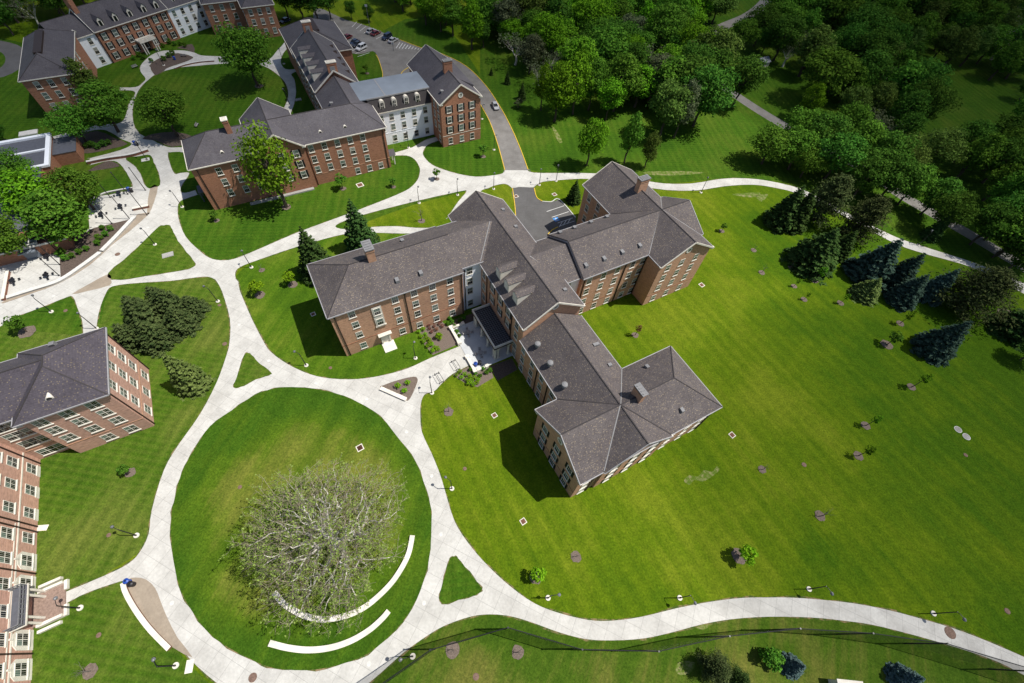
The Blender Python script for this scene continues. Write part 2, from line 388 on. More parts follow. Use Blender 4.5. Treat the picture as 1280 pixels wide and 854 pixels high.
def sheet(name, poly, z, mat, kind='structure'):
    n = len(poly)
    vs, es, fs, *_ = geometry.delaunay_2d_cdt([Vector(p) for p in poly], [(i, (i + 1) % n) for i in range(n)], [list(range(n))], 1, 1e-4)
    me = bpy.data.meshes.new(name)
    ff = []
    for f in fs:
        a, b, c = (vs[k] for k in f[:3])
        ff.append(tuple(f) if (b - a).cross(c - a) > 0 else tuple(reversed(f)))
    me.from_pydata([(v.x, v.y, z) for v in vs], [], ff); me.update(); me.materials.append(MAT[mat])
    o = link(name, me); o['kind'] = kind; return o
def strip_mesh(pts, width, z0, z1, closed=False):
    """a low wall or kerb that follows a polyline"""
    mb = MB(); n = len(pts); Lf = []; Rt = []
    for i in range(n):
        a = pts[max(i - 1, 0)] if not closed else pts[i - 1]; b = pts[min(i + 1, n - 1)] if not closed else pts[(i + 1) % n]
        dx, dy = b[0] - a[0], b[1] - a[1]; l = math.hypot(dx, dy) or 1
        Lf.append((pts[i][0] - dy / l * width / 2, pts[i][1] + dx / l * width / 2)); Rt.append((pts[i][0] + dy / l * width / 2, pts[i][1] - dx / l * width / 2))
    vs = [(x, y, z) for z in (z0, z1) for S in (Lf, Rt) for x, y in S]
    k = lambda z, s_, i: z * 2 * n + s_ * n + i
    fs = []
    for i in range(n - 1):
        fs += [(k(1, 0, i), k(1, 1, i), k(1, 1, i + 1), k(1, 0, i + 1)), (k(0, 0, i), k(0, 0, i + 1), k(1, 0, i + 1), k(1, 0, i)), (k(0, 1, i), k(1, 1, i), k(1, 1, i + 1), k(0, 1, i + 1)), (k(0, 0, i), k(0, 1, i), k(0, 1, i + 1), k(0, 0, i + 1))]
    fs += [(k(0, 0, 0), k(1, 0, 0), k(1, 1, 0), k(0, 1, 0)), (k(0, 0, n - 1), k(0, 1, n - 1), k(1, 1, n - 1), k(1, 0, n - 1))]
    mb.add(vs, fs); return mb
# ------------------------------------------------------------------ ground, paths, lawns
RN = random.Random(3)
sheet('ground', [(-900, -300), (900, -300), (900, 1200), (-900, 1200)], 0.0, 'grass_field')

# mown areas around the halls that are a deeper green
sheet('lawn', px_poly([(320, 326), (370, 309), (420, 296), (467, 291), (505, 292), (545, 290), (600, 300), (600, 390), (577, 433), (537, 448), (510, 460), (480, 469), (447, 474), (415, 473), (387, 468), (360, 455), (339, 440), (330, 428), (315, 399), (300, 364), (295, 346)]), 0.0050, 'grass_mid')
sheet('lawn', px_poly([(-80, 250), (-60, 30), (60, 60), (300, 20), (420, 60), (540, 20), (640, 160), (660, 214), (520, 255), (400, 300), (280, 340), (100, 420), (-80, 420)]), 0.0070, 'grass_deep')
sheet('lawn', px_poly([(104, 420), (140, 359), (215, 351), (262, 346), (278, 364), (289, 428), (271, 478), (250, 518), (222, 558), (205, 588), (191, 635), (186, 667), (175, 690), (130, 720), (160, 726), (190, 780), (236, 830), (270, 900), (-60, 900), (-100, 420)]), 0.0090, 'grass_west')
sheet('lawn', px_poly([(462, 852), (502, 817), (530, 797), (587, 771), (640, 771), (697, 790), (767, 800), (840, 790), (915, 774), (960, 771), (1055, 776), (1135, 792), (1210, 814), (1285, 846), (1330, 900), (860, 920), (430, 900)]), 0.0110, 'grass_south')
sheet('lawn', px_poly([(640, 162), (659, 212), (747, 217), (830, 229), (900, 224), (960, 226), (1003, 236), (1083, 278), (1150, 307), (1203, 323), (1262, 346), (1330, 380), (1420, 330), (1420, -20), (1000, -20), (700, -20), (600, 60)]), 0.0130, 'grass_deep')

# --- concrete walks (traced outlines, each a sheet a few mm above the turf)
WALK_MAIN = [(295, 349), (300, 364), (315, 399), (330, 428), (339, 440.5), (360, 455.5), (387.5, 468), (415, 473.5), (447.5, 474), (480, 469), (510, 460.5), (537.5, 448), (575.5, 432.5), (575.5, 432.5), (586, 447), (586, 457), (586, 457), (565, 468), (552.5, 479), (543, 489), (531, 493), (526, 505), (525.5, 520.5), (527.5, 540.5), (540, 568), (550, 593), (557.5, 618), (564, 640), (572.5, 660), (590, 685), (612.5, 710), (639, 734), (667.5, 754), (697.5, 766), (735, 775), (765, 776), (802.5, 771), (847.5, 760), (890, 752), (927.5, 747.5), (959, 747), (985, 747), (1017.5, 749), (1065, 754), (1107.5, 762), (1147.5, 772.5), (1190, 785), (1230, 800), (1279, 821), (1340, 850), (1340, 850),
             (1340, 875), (1340, 875), (1279, 843.5), (1247.5, 827.5), (1210, 814), (1172.5, 802.5), (1135, 792), (1090, 781), (1055, 776), (1015, 772), (960, 771), (915, 774), (877.5, 780.5), (840, 790.5), (805, 798), (767.5, 800.5), (732.5, 799), (697.5, 790), (667.5, 779), (639, 770.5), (612.5, 768), (587.5, 771), (555, 782.5), (530, 797.5), (502.5, 817.5), (462, 853), (430, 872), (390, 881), (340, 882), (300, 870), (270, 853), (236, 822), (219, 795), (205, 765), (195, 740), (182, 726), (165, 724), (140, 730), (100, 745), (64, 766), (64, 766), (63, 748), (63, 748), (130, 720), (160, 705), (175, 690), (186, 667), (190, 637), (205, 588), (222, 558), (250, 518), (271, 478), (283, 445), (287, 428), (287.5, 399), (277.5, 364), (269, 349), (269, 349)]
WALK_NORTH = [(-12, 406), (25, 394), (50, 385), (80, 373), (91, 371), (97.5, 386.5), (103, 402), (104.5, 424), (104.5, 424), (120, 424), (120, 424), (120.5, 411), (124, 389), (132.5, 366.5), (141, 358), (170, 354), (215, 351), (240, 347.5), (260, 346), (272, 351), (283, 356), (294, 351), (294, 341), (300, 334), (320, 326), (370, 309), (420, 295), (440, 292), (467, 291), (505, 292), (545, 291), (545, 291), (545, 285), (545, 285), (520, 285), (495, 283), (465, 284), (440, 287), (421, 285), (424, 279), (456, 268), (520, 251.5), (576, 239), (583, 239.5), (578, 246), (570, 256), (560, 272), (560, 272), (590, 262), (600, 240), (610, 235.5), (620, 231.5), (632, 230), (640, 235), (640, 235), (667, 234.3), (667, 234.3), (674, 229), (685, 226.5), (727.5, 223.5), (755, 226), (780, 230), (812.5, 235), (840, 238), (872, 238), (905, 233), (935, 231), (959, 233), (997.5, 242), (1040, 262), (1082.5, 285), (1120, 305), (1155, 317), (1202, 330), (1235, 343), (1265, 359), (1320, 390), (1320, 390), (1320, 372), (1320, 372), (1262, 346.5), (1232, 334), (1202.5, 323.5), (1150, 307), (1120, 296.5), (1082.5, 278.5), (1040, 256), (1002, 236.5), (959, 226), (927, 223), (900, 224), (865, 229.5), (830, 229.5), (800, 225), (747, 217), (677, 216.5), (661, 214.5), (661, 212), (661, 212), (631, 212), (631, 212), (628, 217), (615, 219.5), (595, 221), (575, 218), (557, 213), (540, 206), (530, 196), (529, 189), (535, 181), (549, 175.5), (549, 175.5), (547, 171), (547, 171), (532, 175), (515, 184.5), (490, 192), (490, 192), (492, 194.7), (492, 194.7), (508, 194.5), (518, 199), (524, 208), (525, 215), (522, 225), (512, 235.5), (495, 244), (460, 258), (420, 273), (370, 291.5), (319, 313.5), (292, 324), (275, 325.5), (262, 322.5), (250, 314), (232.5, 296.5), (224, 276.5), (222, 262), (224, 253), (232, 248.5), (247, 243.5), (247, 243.5), (244, 238), (244, 238), (233, 241), (226, 240), (227, 232), (234, 222), (236, 216), (225, 216.5), (218, 217), (212, 203), (210, 193), (216, 190), (229, 190.5), (229, 190.5), (229, 184), (229, 184), (213, 184.5), (203, 181.5), (190, 175), (176, 168), (168.5, 158), (166, 148), (166, 135), (170, 120), (176, 109), (186, 99.5), (196, 92.5), (220, 85.2), (250, 82), (275, 80), (310, 78.5), (325, 81), (340, 88), (354, 100), (360, 112.7), (359, 126), (352, 141), (352, 141), (362, 145), (362, 145), (367.5, 130), (370, 115), (368, 100), (364, 93), (372, 89), (372, 89), (371, 86.5), (371, 86.5), (357, 86.5), (351, 78), (354, 67), (362, 58), (370, 51), (370, 40), (352, 34), (352, 34), (358, 46), (355, 54), (346, 64), (337, 74), (324, 75), (310, 73), (272, 70.5), (252, 69.5), (243, 66), (230, 63.3), (213, 63.3), (202, 64), (190, 68.5), (182, 75), (176, 82), (176, 90), (182, 98), (179, 103), (170, 109), (150, 109.5), (150, 109.5), (150, 113), (150, 113), (166, 113.5), (169, 118), (162, 128), (156, 148), (146, 155), (124, 156), (95, 163), (66, 171), (66, 171), (68, 176), (68, 176), (98, 167), (126, 162), (141, 167), (152, 174), (165, 180), (150, 188), (112, 198), (112, 198), (114, 206), (114, 206), (138, 201), (150, 205), (160, 219), (166, 232), (160, 237), (132, 244), (112, 252), (112, 285), (112, 285), (90, 300), (60, 305), (20, 311), (-12, 325), (-12, 325)]
SHEETS = []
def walk(pts, z, mat='concrete', edge=True):
    poly = px_poly(pts, True, 3)
    # drop coincident points
    q = [poly[0]]
    for p in poly[1:]:
        if math.hypot(p[0] - q[-1][0], p[1] - q[-1][1]) > 0.02: q.append(p)
    if edge: sheet('path_edge', offset_poly(q, 0.16, 0.16, RN), z - 0.008, 'path_edge')
    return sheet('path', q, z, mat)
walk(WALK_NORTH, 0.022)
walk(WALK_MAIN, 0.026)
# older service road through the wood, parking court, drive
def road_ribbon(name, cl, w, z, mat):
    pts = smooth([G(*p) for p in cl], False, 5); Lf, Rt = [], []
    for i in range(len(pts)):
        a, b = pts[max(i - 1, 0)], pts[min(i + 1, len(pts) - 1)]; dx, dy = b[0] - a[0], b[1] - a[1]; l = math.hypot(dx, dy) or 1
        Lf.append((pts[i][0] - dy / l * w / 2, pts[i][1] + dx / l * w / 2)); Rt.append((pts[i][0] + dy / l * w / 2, pts[i][1] - dx / l * w / 2))
    return sheet(name, Lf + Rt[::-1], z, mat)
road_ribbon('road', [(880, 90), (915, 116), (968, 150), (1027, 181), (1085, 216), (1130, 246), (1210, 292), (1290, 340)], 4.6, 0.018, 'asphalt_worn')
road_ribbon('road', [(820, 90), (868, 52), (905, 33), (935, 20), (955, 4), (970, -20)], 5.5, 0.018, 'asphalt_worn')
road_ribbon('road', [(-40, 95), (0, 92), (20, 76), (10, 60), (-40, 50)], 6, 0.016, 'asphalt')
LOT = [(395, 10), (430, 24), (460, 33), (500, 50), (528, 60), (552, 67.5), (582, 82.5), (607, 107), (627, 137), (640, 162), (650, 185), (661, 213), (661, 213), (631, 213), (631, 213), (622, 180), (612, 152), (600, 130), (575, 112), (540, 100), (520, 95), (505, 95), (490, 100), (481, 102), (478, 90), (473, 73), (466, 64), (448, 68), (420, 60), (395, 40)]
lot = px_poly(LOT, True, 3); sheet('road', lot, 0.03, 'asphalt_worn')
DRIVE = [(641, 235.5), (643.4, 256), (645, 275), (660, 310), (700, 310), (700, 310), (720, 290), (719.3, 272), (719.3, 272), (699, 249.5), (699, 249.5), (689, 252.5), (678, 251.6), (671, 246.5), (667.5, 234.8), (667.5, 234.8)]
sheet('driveway', px_poly(DRIVE, True, 3), 0.03, 'asphalt')
def kerb(pts, mat, w=0.22, h=0.13):
    p = smooth([G(*q) for q in pts], False, 4); o = strip_mesh(p, w, 0.0, h).build('kerb', mat); o['kind'] = 'structure'
kerb([(478, 101), (478, 90), (473, 74), (470, 69)], 'paint_yellow')
kerb([(500, 50), (528, 60.5), (552, 67.5), (582, 82.5), (607, 107), (627, 137), (640, 162), (650, 185), (660, 212)], 'paint_yellow')
kerb([(631, 213), (622, 180), (612, 152), (600.5, 131)], 'paint_yellow')
kerb([(500, 98), (503, 90), (512, 84)], 'paint_yellow')
kerb([(640.5, 235.5), (643.4, 256), (644.5, 270)], 'paint_yellow')
kerb([(667.8, 235.5), (671, 247), (678, 251.8)], 'paint_yellow')
kerb([(678, 252), (689, 252.6), (699, 249.5), (719.3, 272)], 'concrete_cap')
kerb([(697.5, 284), (690, 288), (685, 293)], 'paint_yellow')
def line(a, b, w, mat='paint_white', z=0.036):
    A, B = G(*a), G(*b); dx, dy = B[0] - A[0], B[1] - A[1]; l = math.hypot(dx, dy); nx, ny = -dy / l * w / 2, dx / l * w / 2
    return sheet('road_marking', [(A[0] + nx, A[1] + ny), (B[0] + nx, B[1] + ny), (B[0] - nx, B[1] - ny), (A[0] - nx, A[1] - ny)], z, mat)
for a, b in (((683.2, 264.7), (705.3, 257.3)), ((689.8, 271.8), (711, 264.7)), ((697, 279), (716, 272.5)), ((700, 282.5), (718, 276.5)), ((699, 284), (703, 277)), ((704, 282), (708, 275)), ((709, 280), (713, 273.6))): line(a, b, 0.14)
for i in range(7):
    t = i / 6; line((446 + 36 * t, 27.5 + 15 * t), (440 + 30 * t, 34 + 15 * t), 0.16)
for i in range(9):
    t = i / 8; line((500 + 27 * t, 53 + 9 * t), (495 + 31 * t, 60.5 + 2 * t), 0.2)
for i in range(5):
    t = i / 4; line((445 + 17 * t, 52 + 14 * t), (433 + 14 * t, 56 + 15 * t), 0.16)
# accessible bay: blue square with the white wheelchair symbol
bx, by = G(695.4, 274.4)
def l2(u, v): return (bx + u * _c - v * _s, by + u * _s + v * _c)
sheet('road_marking', [l2(-0.75, -0.75), l2(0.75, -0.75), l2(0.75, 0.75), l2(-0.75, 0.75)], 0.036, 'paint_blue')
wc = MB()
def q2(*pts): wc.add([(*l2(u, v), 0.041) for u, v in pts], [tuple(range(len(pts)))])
q2((-0.12, 0.5), (0.08, 0.5), (0.08, 0.68), (-0.12, 0.68)); q2((-0.1, 0.0), (0.06, 0.0), (0.06, 0.46), (-0.1, 0.46)); q2((0.06, 0.0), (0.4, 0.0), (0.4, 0.12), (0.06, 0.12)); q2((0.3, -0.45), (0.44, -0.45), (0.44, 0.0), (0.3, 0.0)); q2((0.06, 0.24), (0.34, 0.24), (0.34, 0.33), (0.06, 0.33))
for k in range(9):
    a0, a1 = R(150 + k * 24), R(150 + (k + 1) * 24)
    q2((-0.02 + 0.3 * math.cos(a0), -0.15 + 0.36 * math.sin(a0)), (-0.02 + 0.3 * math.cos(a1), -0.15 + 0.36 * math.sin(a1)), (-0.02 + 0.42 * math.cos(a1), -0.15 + 0.5 * math.sin(a1)), (-0.02 + 0.42 * math.cos(a0), -0.15 + 0.5 * math.sin(a0)))
o = wc.build('road_marking', 'paint_white'); o['kind'] = 'structure'

# --- grass islands inside the walks
def island(pts, mat, z=0.05, sm=True, edge=True, name='lawn'):
    poly = px_poly(pts, sm, 3)
    if edge: sheet('path_edge', offset_poly(poly, 0.1, 0.14, RN), z - 0.006, 'path_edge')
    return sheet(name, poly, z, mat)
ROUND = [(539, 640), (538, 687), (530, 725), (515, 760), (495, 787), (460, 817), (420, 832), (382, 838), (342.5, 835), (320, 827), (285, 809), (257, 787), (232, 750), (220, 717), (214, 670), (215, 640), (217.5, 628), (225, 598), (235, 575.5), (247.5, 555.5), (262.5, 533), (290, 513), (319, 494), (342.5, 486), (362.5, 484), (390, 486), (420, 492), (447.5, 503), (475, 520.5), (500, 550.5), (520, 578), (532.5, 613)]
island(ROUND, 'grass_round')
island([(561, 703), (563, 698), (567.5, 695.5), (572.5, 699), (586, 715), (600, 732.5), (602, 738), (596, 743), (580, 748), (560, 754), (553, 754), (549.5, 748), (553, 730)], 'grass_deep')
island([(310, 441.5), (306, 444), (299, 465), (292.5, 481), (295, 485), (305, 482), (320, 474.5), (336, 469), (339, 466), (325, 455), (314, 443.5)], 'grass_west')
island([(205, 282), (199, 284), (185, 296.5), (165, 316.5), (136, 341.5), (140, 349), (160, 349), (195, 343), (236, 336), (244, 330), (237.5, 321.5), (222.5, 301.5), (215, 287), (211, 282)], 'grass_west')
island([(475.5, 484.5), (480, 481.5), (497, 475.5), (517, 471), (522, 474), (521, 480), (515, 494), (510, 501), (504, 499), (490, 492)], 'mulch_pale', 0.05, True, False, 'planting_bed')
island([(157.6, 198), (175, 195.5), (187.7, 194), (192, 203), (197, 215), (200, 231), (193, 234), (184, 234.5), (176, 217), (167, 206)], 'grass_deep')
island([(102, 222), (98, 229), (112, 243), (130, 244), (150, 240), (164, 236), (160, 220), (153, 212), (135, 212.5), (118, 213)], 'grass_deep')
island([(210.5, 192), (214, 190.8), (229, 191), (233, 205), (233, 214), (225, 215), (218.5, 216), (213, 204)], 'grass_deep')
island([(188, 84), (188, 81), (196, 75), (207, 70), (222, 67), (236, 69.5), (241, 73), (230, 78), (211.5, 84), (202, 90.6), (193.6, 94)], 'mulch', 0.05, True, True, 'planting_bed')
# stretch of grass between the two walks north of the big hall and the round quad of the north hall
island([(168, 156), (175, 167), (188, 173.5), (203, 180.5), (225, 184), (250, 180), (300, 165), (345, 147), (353, 138), (358, 126), (359, 112.7), (353, 100), (339, 88.5), (324, 81.8), (310, 79.5), (275, 81), (250, 83), (221, 86), (197, 93.5), (187, 100.5), (177, 110), (171, 121), (167, 135), (166.7, 148)], 'grass_deep')

# --- tan paver strips, plazas, beds
sheet('paver_strip', px_poly([(4, 379.5), (40, 367), (75, 354), (112.5, 331.5), (140, 306.5), (162.5, 289), (185, 269), (187, 266), (172, 268), (170, 271.5), (155, 286.5), (132.5, 311.5), (100, 334), (62.5, 354), (10, 374)], True, 2), 0.05, 'tan_paver')
sheet('paver_strip', px_poly([(186, 268), (193, 252), (197.5, 233), (188, 234.5), (184, 262)], True, 2), 0.05, 'tan_paver')
sheet('paver_strip', px_poly([(90, 368), (112, 355), (136, 342.5), (139, 350), (137, 357), (110, 364)], True, 2), 0.05, 'tan_paver')
sheet('paver_strip', px_poly([(160, 725), (170, 722), (183, 724.5), (194, 735), (200, 749), (207, 767), (222, 797), (241, 822), (214, 808), (190, 788), (172, 763), (160, 742)], True, 2), 0.05, 'tan_paver')
sheet('planting_bed', px_poly([(118, 285), (162, 274.5), (164, 277), (153, 288), (132, 309), (122, 316), (100, 333), (76, 348), (74, 312), (60, 303), (95, 297)], False), 0.05, 'mulch')
sheet('planting_bed', px_poly([(95, 170), (122, 164), (142, 172), (160, 180), (140, 186), (110, 192), (90, 188)], True, 2), 0.05, 'mulch')
sheet('planting_bed', px_poly([(130, 203), (140, 202), (150, 208), (128, 212), (110, 214)], True, 2), 0.054, 'mulch')
sheet('planting_bed', px_poly([(178, 174), (195, 176), (215, 184), (240, 178), (243, 172), (220, 165), (190, 168)], True, 2), 0.056, 'mulch')
sheet('planting_bed', px_poly([(221, 60), (240, 55), (243, 66), (233, 62)], True, 2), 0.014, 'mulch')
sheet('planting_bed', px_poly([(523, 412), (552, 402), (564, 411), (574, 430), (541, 444), (530, 430)], False), 0.014, 'mulch_pale')
sheet('planting_bed', px_poly([(562, 402), (593, 391), (600, 402), (566, 411.5)], False), 0.012, 'mulch')
sheet('planting_bed', px_poly([(566, 469), (575, 462), (586, 458), (593, 466), (612, 456), (617, 472), (597, 484), (583, 480)], False), 0.014, 'mulch_pale')
sheet('planting_bed', px_poly([(612, 458), (640, 448), (647, 462), (622, 476)], False), 0.012, 'mulch')
for pts in ([(690, 158), (697, 165), (703, 178), (697, 176)], [(945, 245), (960, 243), (952, 252)], [(806, 215), (850, 214), (880, 216), (850, 219), (815, 219)], [(915, 243), (950, 241), (940, 247)], [(855, 601), (862, 594), (872, 596), (880, 588), (890, 590), (896, 583), (899, 588), (888, 597), (878, 602), (868, 600), (862, 606)], [(848, 828), (868, 828), (862, 842), (846, 842)], [(866, 783), (890, 779), (880, 787)]):
    sheet('bare_patch', px_poly(pts, True, 3), 0.014, 'bare_soil')

# --- covers, catch basins, discs: each a thing
def disc(name, px, rad, mat, label, cat, group=None, z0=0.03, h=0.03, n=20, rot=0):
    x, y = G(*px); t = tag(link(name, None, None, (x, y, 0), rot), label, cat, group)
    mb = MB(); mb.prism([(rad * math.cos(2 * PI * k / n), rad * math.sin(2 * PI * k / n)) for k in range(n)], 0.0, z0 + h)
    mb.build('lid', mat, t)
    mb = MB(); k2 = [(rad * 1.14 * math.cos(2 * PI * k / n), rad * 1.14 * math.sin(2 * PI * k / n)) for k in range(n)]
    mb.prism(k2, 0.0, z0 + h * 0.5); mb.build('rim', 'rust_disc' if mat == 'rust_disc' else 'concrete_cap', t)
for px, lb in (((215, 754), 'small white round cover in the ring walk beside the blue bins'), ((461, 830), 'small white round cover in the ring walk nearest the bottom edge'), ((530, 754), 'small white round cover in the walk left of the grass triangle'), ((551, 668), 'small white round cover in the ring walk above the grass triangle'), ((539.5, 595), 'small white round cover in the ring walk by the lamp post shadow'), ((508, 540), 'small white round cover in the ring walk below the triangular bed'), ((458.5, 499), 'small white round cover in the ring walk left of the triangular bed'), ((395, 479), 'small white round cover in the ring walk top centre'), ((336, 451), 'small white round cover where the walk widens by the shaded hall end'), ((299, 406), 'small white round cover in the neck of the walk by lime tree'), ((185, 284.5), 'small white round cover in the arc walk by the plaza wall'), ((67, 370), 'small white round cover in the arc walk by lower left lawn'), ((208, 245), 'small white round cover in the walk near the hall corner')):
    disc('path_cover', px, 0.28, 'concrete_cap', lb, 'cover', 'white round covers in the walks')
for px, rr, lb in (((1187.5, 791), 0.75, 'large brown manhole cover in the long curved walk'), ((316, 847), 0.5, 'brown manhole cover at the bottom of the ring walk'), ((147, 318), 0.5, 'brown manhole cover in the arc walk by the mulch bed'), ((281, 430), 0.4, 'brown manhole cover at the turf edge near the grass wedge'), ((595, 846), 0.4, 'brown disc in the grass at the bottom below the netting'), ((300, 609), 0.35, 'brown disc in the round lawn left of the bare tree'), ((136, 669), 0.3, 'tan disc in the west lawn beside a lamp post'), ((123.5, 794), 0.3, 'tan disc in the southwest lawn above the bare sapling'), ((413, 460), 0.3, 'brown disc in the grass by the ring walk north edge'), ((581, 586), 0.3, 'brown disc in the lawn east of the ring walk'), ((1005, 581), 0.4, 'reddish disc in the middle of the east lawn'), ((1207, 569), 0.35, 'small tan disc below the two pale stones'), ((82, 388.5), 0.35, 'brown disc in the lower left lawn by the arc walk'), ((274.5, 381.5), 0.35, 'brown disc beside the lamp on the conifer lawn'), ((1259, 764), 0.4, 'brown disc in the grass near the right edge')):
    disc('manhole_cover', px, rr, 'rust_disc', lb, 'manhole cover', 'brown round covers')
for px, lb in (((1197.5, 537), 'upper of two pale oval stones in the east lawn'), ((1208, 546), 'lower of two pale oval stones in the east lawn')):
    disc('stepping_stone', px, 0.66, 'concrete_old', lb, 'stone', 'pale stones in the lawn')
def basin(px, s, rot, label, cat='drain', inner='grate_brown'):
    x, y = G(*px); t = tag(link('catch_basin', None, None, (x, y, 0), rot), label, cat, 'square catch basins in the lawns')
    mb = MB(); w = 0.24 * s
    for a in ((-s, s, -s, -s + w), (-s, s, s - w, s), (-s, -s + w, -s + w, s - w), (s - w, s, -s + w, s - w)): mb.box(*a, 0, 0.09)
    mb.build('frame', 'stone_white', t)
    mb = MB(); mb.box(-s + w, s - w, -s + w, s - w, 0, 0.05)
    for k in range(5):
        y0 = -s + w + (k + 0.3) * (2 * s - 2 * w) / 5; mb.box(-s + w, s - w, y0, y0 + 0.08, 0.05, 0.07)
    mb.build('grate', inner, t)
for px, s, lb in (((450, 560), 0.62, 'white framed catch basin in the round lawn above the bare tree'), ((618, 519.5), 0.5, 'white framed catch basin in the lawn beside the long hall shadow'), ((391.5, 393), 0.5, 'white framed catch basin in the dark shadow of the hall end'), ((877, 356.5), 0.6, 'white framed catch basin in the lawn under the northeast gable'), ((654, 652), 0.5, 'white framed dark grate in the lawn left of the bright sapling'), ((915, 544), 0.55, 'white framed grey grate right of the southeast roof corner'), ((693, 243.3), 0.6, 'white framed catch basin in the grass by the drive'), ((645, 245.5), 0.6, 'white framed catch basin in the drive by the yellow kerb'), ((450, 231.5), 0.9, 'pale concrete pad in the lawn before the brick hall')):
    basin(px, s, TH + 0.1, lb)
def slab(name, px, sx, sy, h, rot, mat, label, cat):
    x, y = G(*px); mb = MB(); mb.box(-sx, sx, -sy, sy, 0, h); mb.box(-sx * .85, sx * .85, -sy * .85, sy * .85, h, h + 0.04)
    o = mb.build(name, mat); o.location = (x, y, 0); o.rotation_euler = (0, 0, rot); tag(o, label, cat)
slab('utility_hatch', (210, 319), 1.2, 0.8, 0.12, TH, 'concrete_old', 'grey rectangular utility lid in the triangular lawn by the conifer', 'utility hatch')
slab('utility_hatch', (182, 200), 1.0, 0.7, 0.12, TH, 'concrete_cap', 'pale utility lid in the small leaf shaped lawn', 'utility hatch')
slab('utility_hatch', (36, 167), 2.2, 1.2, 0.3, TH, 'concrete_cap', 'pale concrete pad with grille beside flat roof building', 'utility hatch')
slab('utility_hatch', (373, 125), 1.0, 0.7, 0.2, TH, 'concrete_old', 'grey window well cover left of the dormered hall', 'utility hatch')
slab('paving_slab', (237, 833), 0.5, 0.8, 0.06, R(15), 'stone_white', 'cream rectangular slab in the grass at bottom left', 'slab')
slab('paving_slab', (53, 660), 0.45, 0.8, 0.06, R(100), 'stone_white', 'cream splash slab at the foot of brick wall', 'slab')

# --- curved stone seat walls
def seatwall(px, w, h, label, cat='seat wall', mats=('stone_white', 'stone_red'), joints=True):
    pts = smooth([G(*p) for p in px], False, 6); c = pts[len(pts) // 2]
    t = thing('seat_wall', label, cat, (c[0], c[1], 0)); loc = [(p[0] - c[0], p[1] - c[1]) for p in pts]
    strip_mesh(loc, w * 0.86, 0.0, h - 0.1).build('base', mats[1], t)
    strip_mesh(loc, w, h - 0.1, h).build('coping', mats[0], t)
seatwall([(516, 670), (512, 690), (504, 708), (490, 729), (470, 749), (452, 762), (430, 771), (405, 774.5), (385, 771), (368, 763), (355, 754), (344, 741)], 0.8, 0.5, 'long curved white seat wall under the big bare tree', mats=('stone_white', 'stone_white'))
seatwall([(486.5, 764), (478, 774), (462, 788), (440, 801), (415, 809.5), (388, 812.5), (362, 810), (338, 804)], 0.8, 0.5, 'shorter curved white seat wall nearest the ring walk bottom', mats=('stone_white', 'stone_white'))
seatwall([(156, 729), (160, 742), (172, 763), (190, 787), (213.5, 811)], 0.66, 0.55, 'curved white topped wall behind the tan paver bay', mats=('stone_white', 'stone_red'))
seatwall([(476, 486.3), (508, 500.3)], 0.75, 0.5, 'short straight white wall along the triangular planting bed', mats=('stone_white', 'stone_white'))
seatwall([(126, 317), (100, 336), (75, 352), (45, 362), (10, 373)], 0.9, 0.5, 'long curved grey coped wall below the mulch bed', mats=('concrete_cap', 'concrete_old'))
seatwall([(169, 272.5), (160, 282), (145, 298), (128, 315)], 0.9, 0.5, 'curved grey coped wall beside the paver strip by the bed', mats=('concrete_cap', 'concrete_old'))
seatwall([(12, 341), (9, 358), (6, 376)], 0.6, 0.7, 'short brick and white wall at the plaza edge bottom left', mats=('stone_white', 'stone_red'))
seatwall([(167, 263), (187, 259)], 0.7, 0.7, 'short brick wall with white coping beside the arc walk', mats=('stone_white', 'stone_red'))
seatwall([(110, 205), (135, 200), (165, 195.5), (186, 189)], 0.7, 0.8, 'low brick wall with stone coping along the upper walk', mats=('concrete_cap', 'stone_red'))
seatwall([(112, 252), (130, 243), (150, 238.5), (166, 236)], 0.4, 0.4, 'pale kerb wall along the upper plaza lawn', mats=('concrete_cap', 'concrete_old'))
seatwall([(219, 86.5), (232, 82), (250, 78.5), (268, 77)], 0.5, 0.5, 'low brick wall along the north quad walk', mats=('concrete_cap', 'stone_red'))
# ------------------------------------------------------------------ buildings
PROTO = {}
def win_protos(trim, key):
    def frame(w, h, sill=True, proud=0.06):
        mb = MB(); t = 0.105
        mb.box(-w / 2, -w / 2 + t, -proud, 0.02, 0, h); mb.box(w / 2 - t, w / 2, -proud, 0.02, 0, h)
        mb.box(-w / 2 + t, w / 2 - t, -proud, 0.02, h - t, h); mb.box(-w / 2 + t, w / 2 - t, -proud, 0.02, 0, t * 0.8)
        mb.box(-w / 2 + t, w / 2 - t, -proud * 0.75, 0.02, h / 2 - 0.05, h / 2 + 0.05)
        for x in np.linspace(-w / 2 + t, w / 2 - t, 4)[1:-1]:
            mb.box(x - 0.014, x + 0.014, -proud * 0.6, 0.0, t * 0.8, h / 2 - 0.05); mb.box(x - 0.014, x + 0.014, -proud * 0.6, 0.0, h / 2 + 0.05, h - t)
        if sill: mb.box(-w / 2 - 0.1, w / 2 + 0.1, -0.13, 0.02, -0.13, -0.003)
        return mb
    def pane(w, h, a, b):
        mb = MB(); t = 0.09
        mb.box(-w / 2 + t, w / 2 - t, -0.03, 0.03, h / 2, h - 0.1, 0); mb.box(-w / 2 + t, w / 2 - t, -0.027, 0.03, 0.08, h / 2, 1)
        return mb.mesh('pane', [a, b])
    PROTO[key + 'frame'] = frame(1.36, 1.95).mesh('window', [trim])
    for i, (a, b) in enumerate((('glass_green', 'glass_dark'), ('glass_dark', 'glass_dark'), ('glass_blind', 'glass_dark'), ('glass_green', 'glass_green'))):
        PROTO[key + 'pane%d' % i] = pane(1.36, 1.95, a, b)
